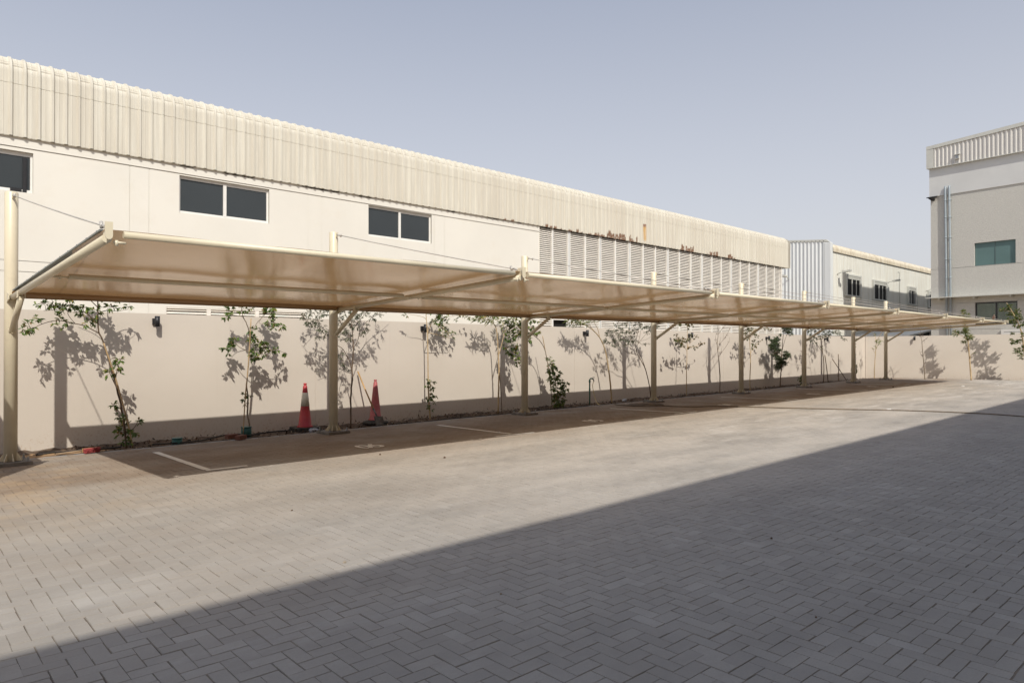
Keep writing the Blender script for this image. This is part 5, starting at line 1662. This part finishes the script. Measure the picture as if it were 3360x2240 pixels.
# ------------------------------------------------------------------ litter and pebbles on the paving
lit = [((2400 + 1860 * .40816, 800 + 1143 * .40816), .09, 'white paper scrap on the open paving near the far end wall'), ((2400 + 1268 * .40816, 800 + 1332 * .40816), .09, 'white scrap lying against the long hose on the paving'),
       ((2400 + 2142 * .40816, 800 + 1134 * .40816), .06, 'tiny white scrap far right on the open paving'), ((1100 + 1805 * .2976, 1350 + 226 * .2976), .035, 'small white scrap lying on the bay line next to bay 05'), ((900 + 2040 * .1701, 1200 + 0), 0, '')]
for (u, v), r, lab in lit[:4]:
    p = at(u, v, Z=.01)
    crumple('paper_scrap', lab, (p.x, p.y, .012), r, 'paper', 'litter', 'white scraps on the paving', .22)
st = [((900 + 490 * .472, 1500 + 733 * .472), .017, 'pale pebble beside the edge of the long shadow'), ((2400 + 322 * .408, 1700 + 165 * .408), .013, 'dark clod of dirt in the shaded foreground'), ((1100 + 1205 * .2976, 1350 + 512 * .2976), .022, 'dark pebble on the sunlit paving in front of bay 05'),
      ((1100 + 495 * .2976, 1350 + 476 * .2976), .018, 'dark pebble on the sunlit paving in front of bay 06'), ((900 + 122 * .472, 1500 + 371 * .472), .012, 'tiny dark pebble in the middle of the sunlit paving'), ((2400 + 680 * .408, 1700 + 798 * .408), .009, 'tiny dark pebble low in the shaded foreground'),
      ((900 + 1575 * .472, 1500 + 952 * .472), .010, 'tiny dark pebble in the shade below the pale pebble'), ((2400 + 1300 * .40816, 800 + 1156 * .40816), .05, 'brown dead leaf clump in the shade of the far bays')]
for (u, v), r, lab in st:
    p = at(u, v, Z=.0)
    crumple('pebble', lab, (p.x, p.y, r * .45), r, 'stone' if 'pale' in lab else 'dstick', 'pebble', 'pebbles on the paving', .7)

# ------------------------------------------------------------------ dove on the far front tube
p = at(2800 + 1922 * .2381, 1000 + 203 * .2381, Y=6.89)
t0 = Vector((p.x, 6.86, 2.675))
dv = thing('dove', t0, 'small pinkish brown dove perched on the far end of the canopy edge', 'bird')
M['dove'] = mat('dove_plumage', (.36, .25, .21), .8, var=.2, vscale=20)
b = MB()
dirv = Vector((-.9, -.3, 0)).normalized()
prof = [(-.17, .004, .0), (-.11, .020, .012), (-.06, .042, .045), (0, .055, .075), (.05, .050, .098), (.085, .030, .128), (.105, .027, .152), (.125, .022, .160), (.142, .007, .158), (.155, .002, .154)]
b.tube([t0 + dirv * a + Vector((0, 0, z + .02)) for a, r, z in prof], [r for a, r, z in prof], 12)
for s in (-1, 1):
    sdv = Vector((-dirv.y, dirv.x, 0)) * s
    b.tube([t0 + sdv * .015 + Vector((0, 0, .0)), t0 + sdv * .018 + Vector((0, 0, .06))], .004, 6)
b.build('body', M['dove'], dv)

# ------------------------------------------------------------------ light and sky
w = bpy.data.worlds.new('World'); S.world = w; w.use_nodes = True
nt = w.node_tree
bg = nt.nodes['Background']
sky = nt.nodes.new('ShaderNodeTexSky')
sky.sky_type = 'NISHITA'; sky.sun_disc = False
sv = (-SUN).normalized()
sky.sun_elevation = math.asin(sv.z); sky.sun_rotation = math.atan2(sv.x, sv.y)
sky.air_density = 1.0; sky.dust_density = 4.5; sky.ozone_density = 1.5; sky.altitude = 0
# dusty desert air: the clear-sky model is veiled by a pale layer that thickens towards the horizon
K = NT(nt)
tc = nt.nodes.new('ShaderNodeTexCoord')
ez = K.sep(tc.outputs['Generated'])[2]
veil = K.mix(K.ss(ez, 0.0, .75), (5.5, 5.42, 5.55), (2.05, 2.40, 3.25))
nt.links.new(K.mix(.72, sky.outputs[0], veil), bg.inputs[0])
bg.inputs[1].default_value = .14
sl = bpy.data.lights.new('sun', 'SUN'); sl.energy = 3.5; sl.angle = math.radians(.53); sl.color = (1.0, .95, .865)
so = bpy.data.objects.new('sun', sl); COL.objects.link(so)
so.rotation_euler = SUN.normalized().to_track_quat('-Z', 'Y').to_euler()
so.location = (-20, -30, 40)

cam = bpy.data.cameras.new('camera'); co = bpy.data.objects.new('camera', cam); COL.objects.link(co)
cam.sensor_width = 36; cam.lens = FPX / 3360 * 36; cam.clip_end = 2000; cam.clip_start = .05
co.location = (0, 0, CH); co.rotation_euler = (math.pi / 2 + PITCH, 0, YAW - math.pi / 2)
S.camera = co
S.view_settings.view_transform = 'Standard'; S.view_settings.look = 'None'; S.view_settings.gamma = 1
S.view_settings.exposure = 0.08
S.cycles.max_bounces = 8; S.cycles.diffuse_bounces = 5; S.cycles.glossy_bounces = 3; S.cycles.transmission_bounces = 4
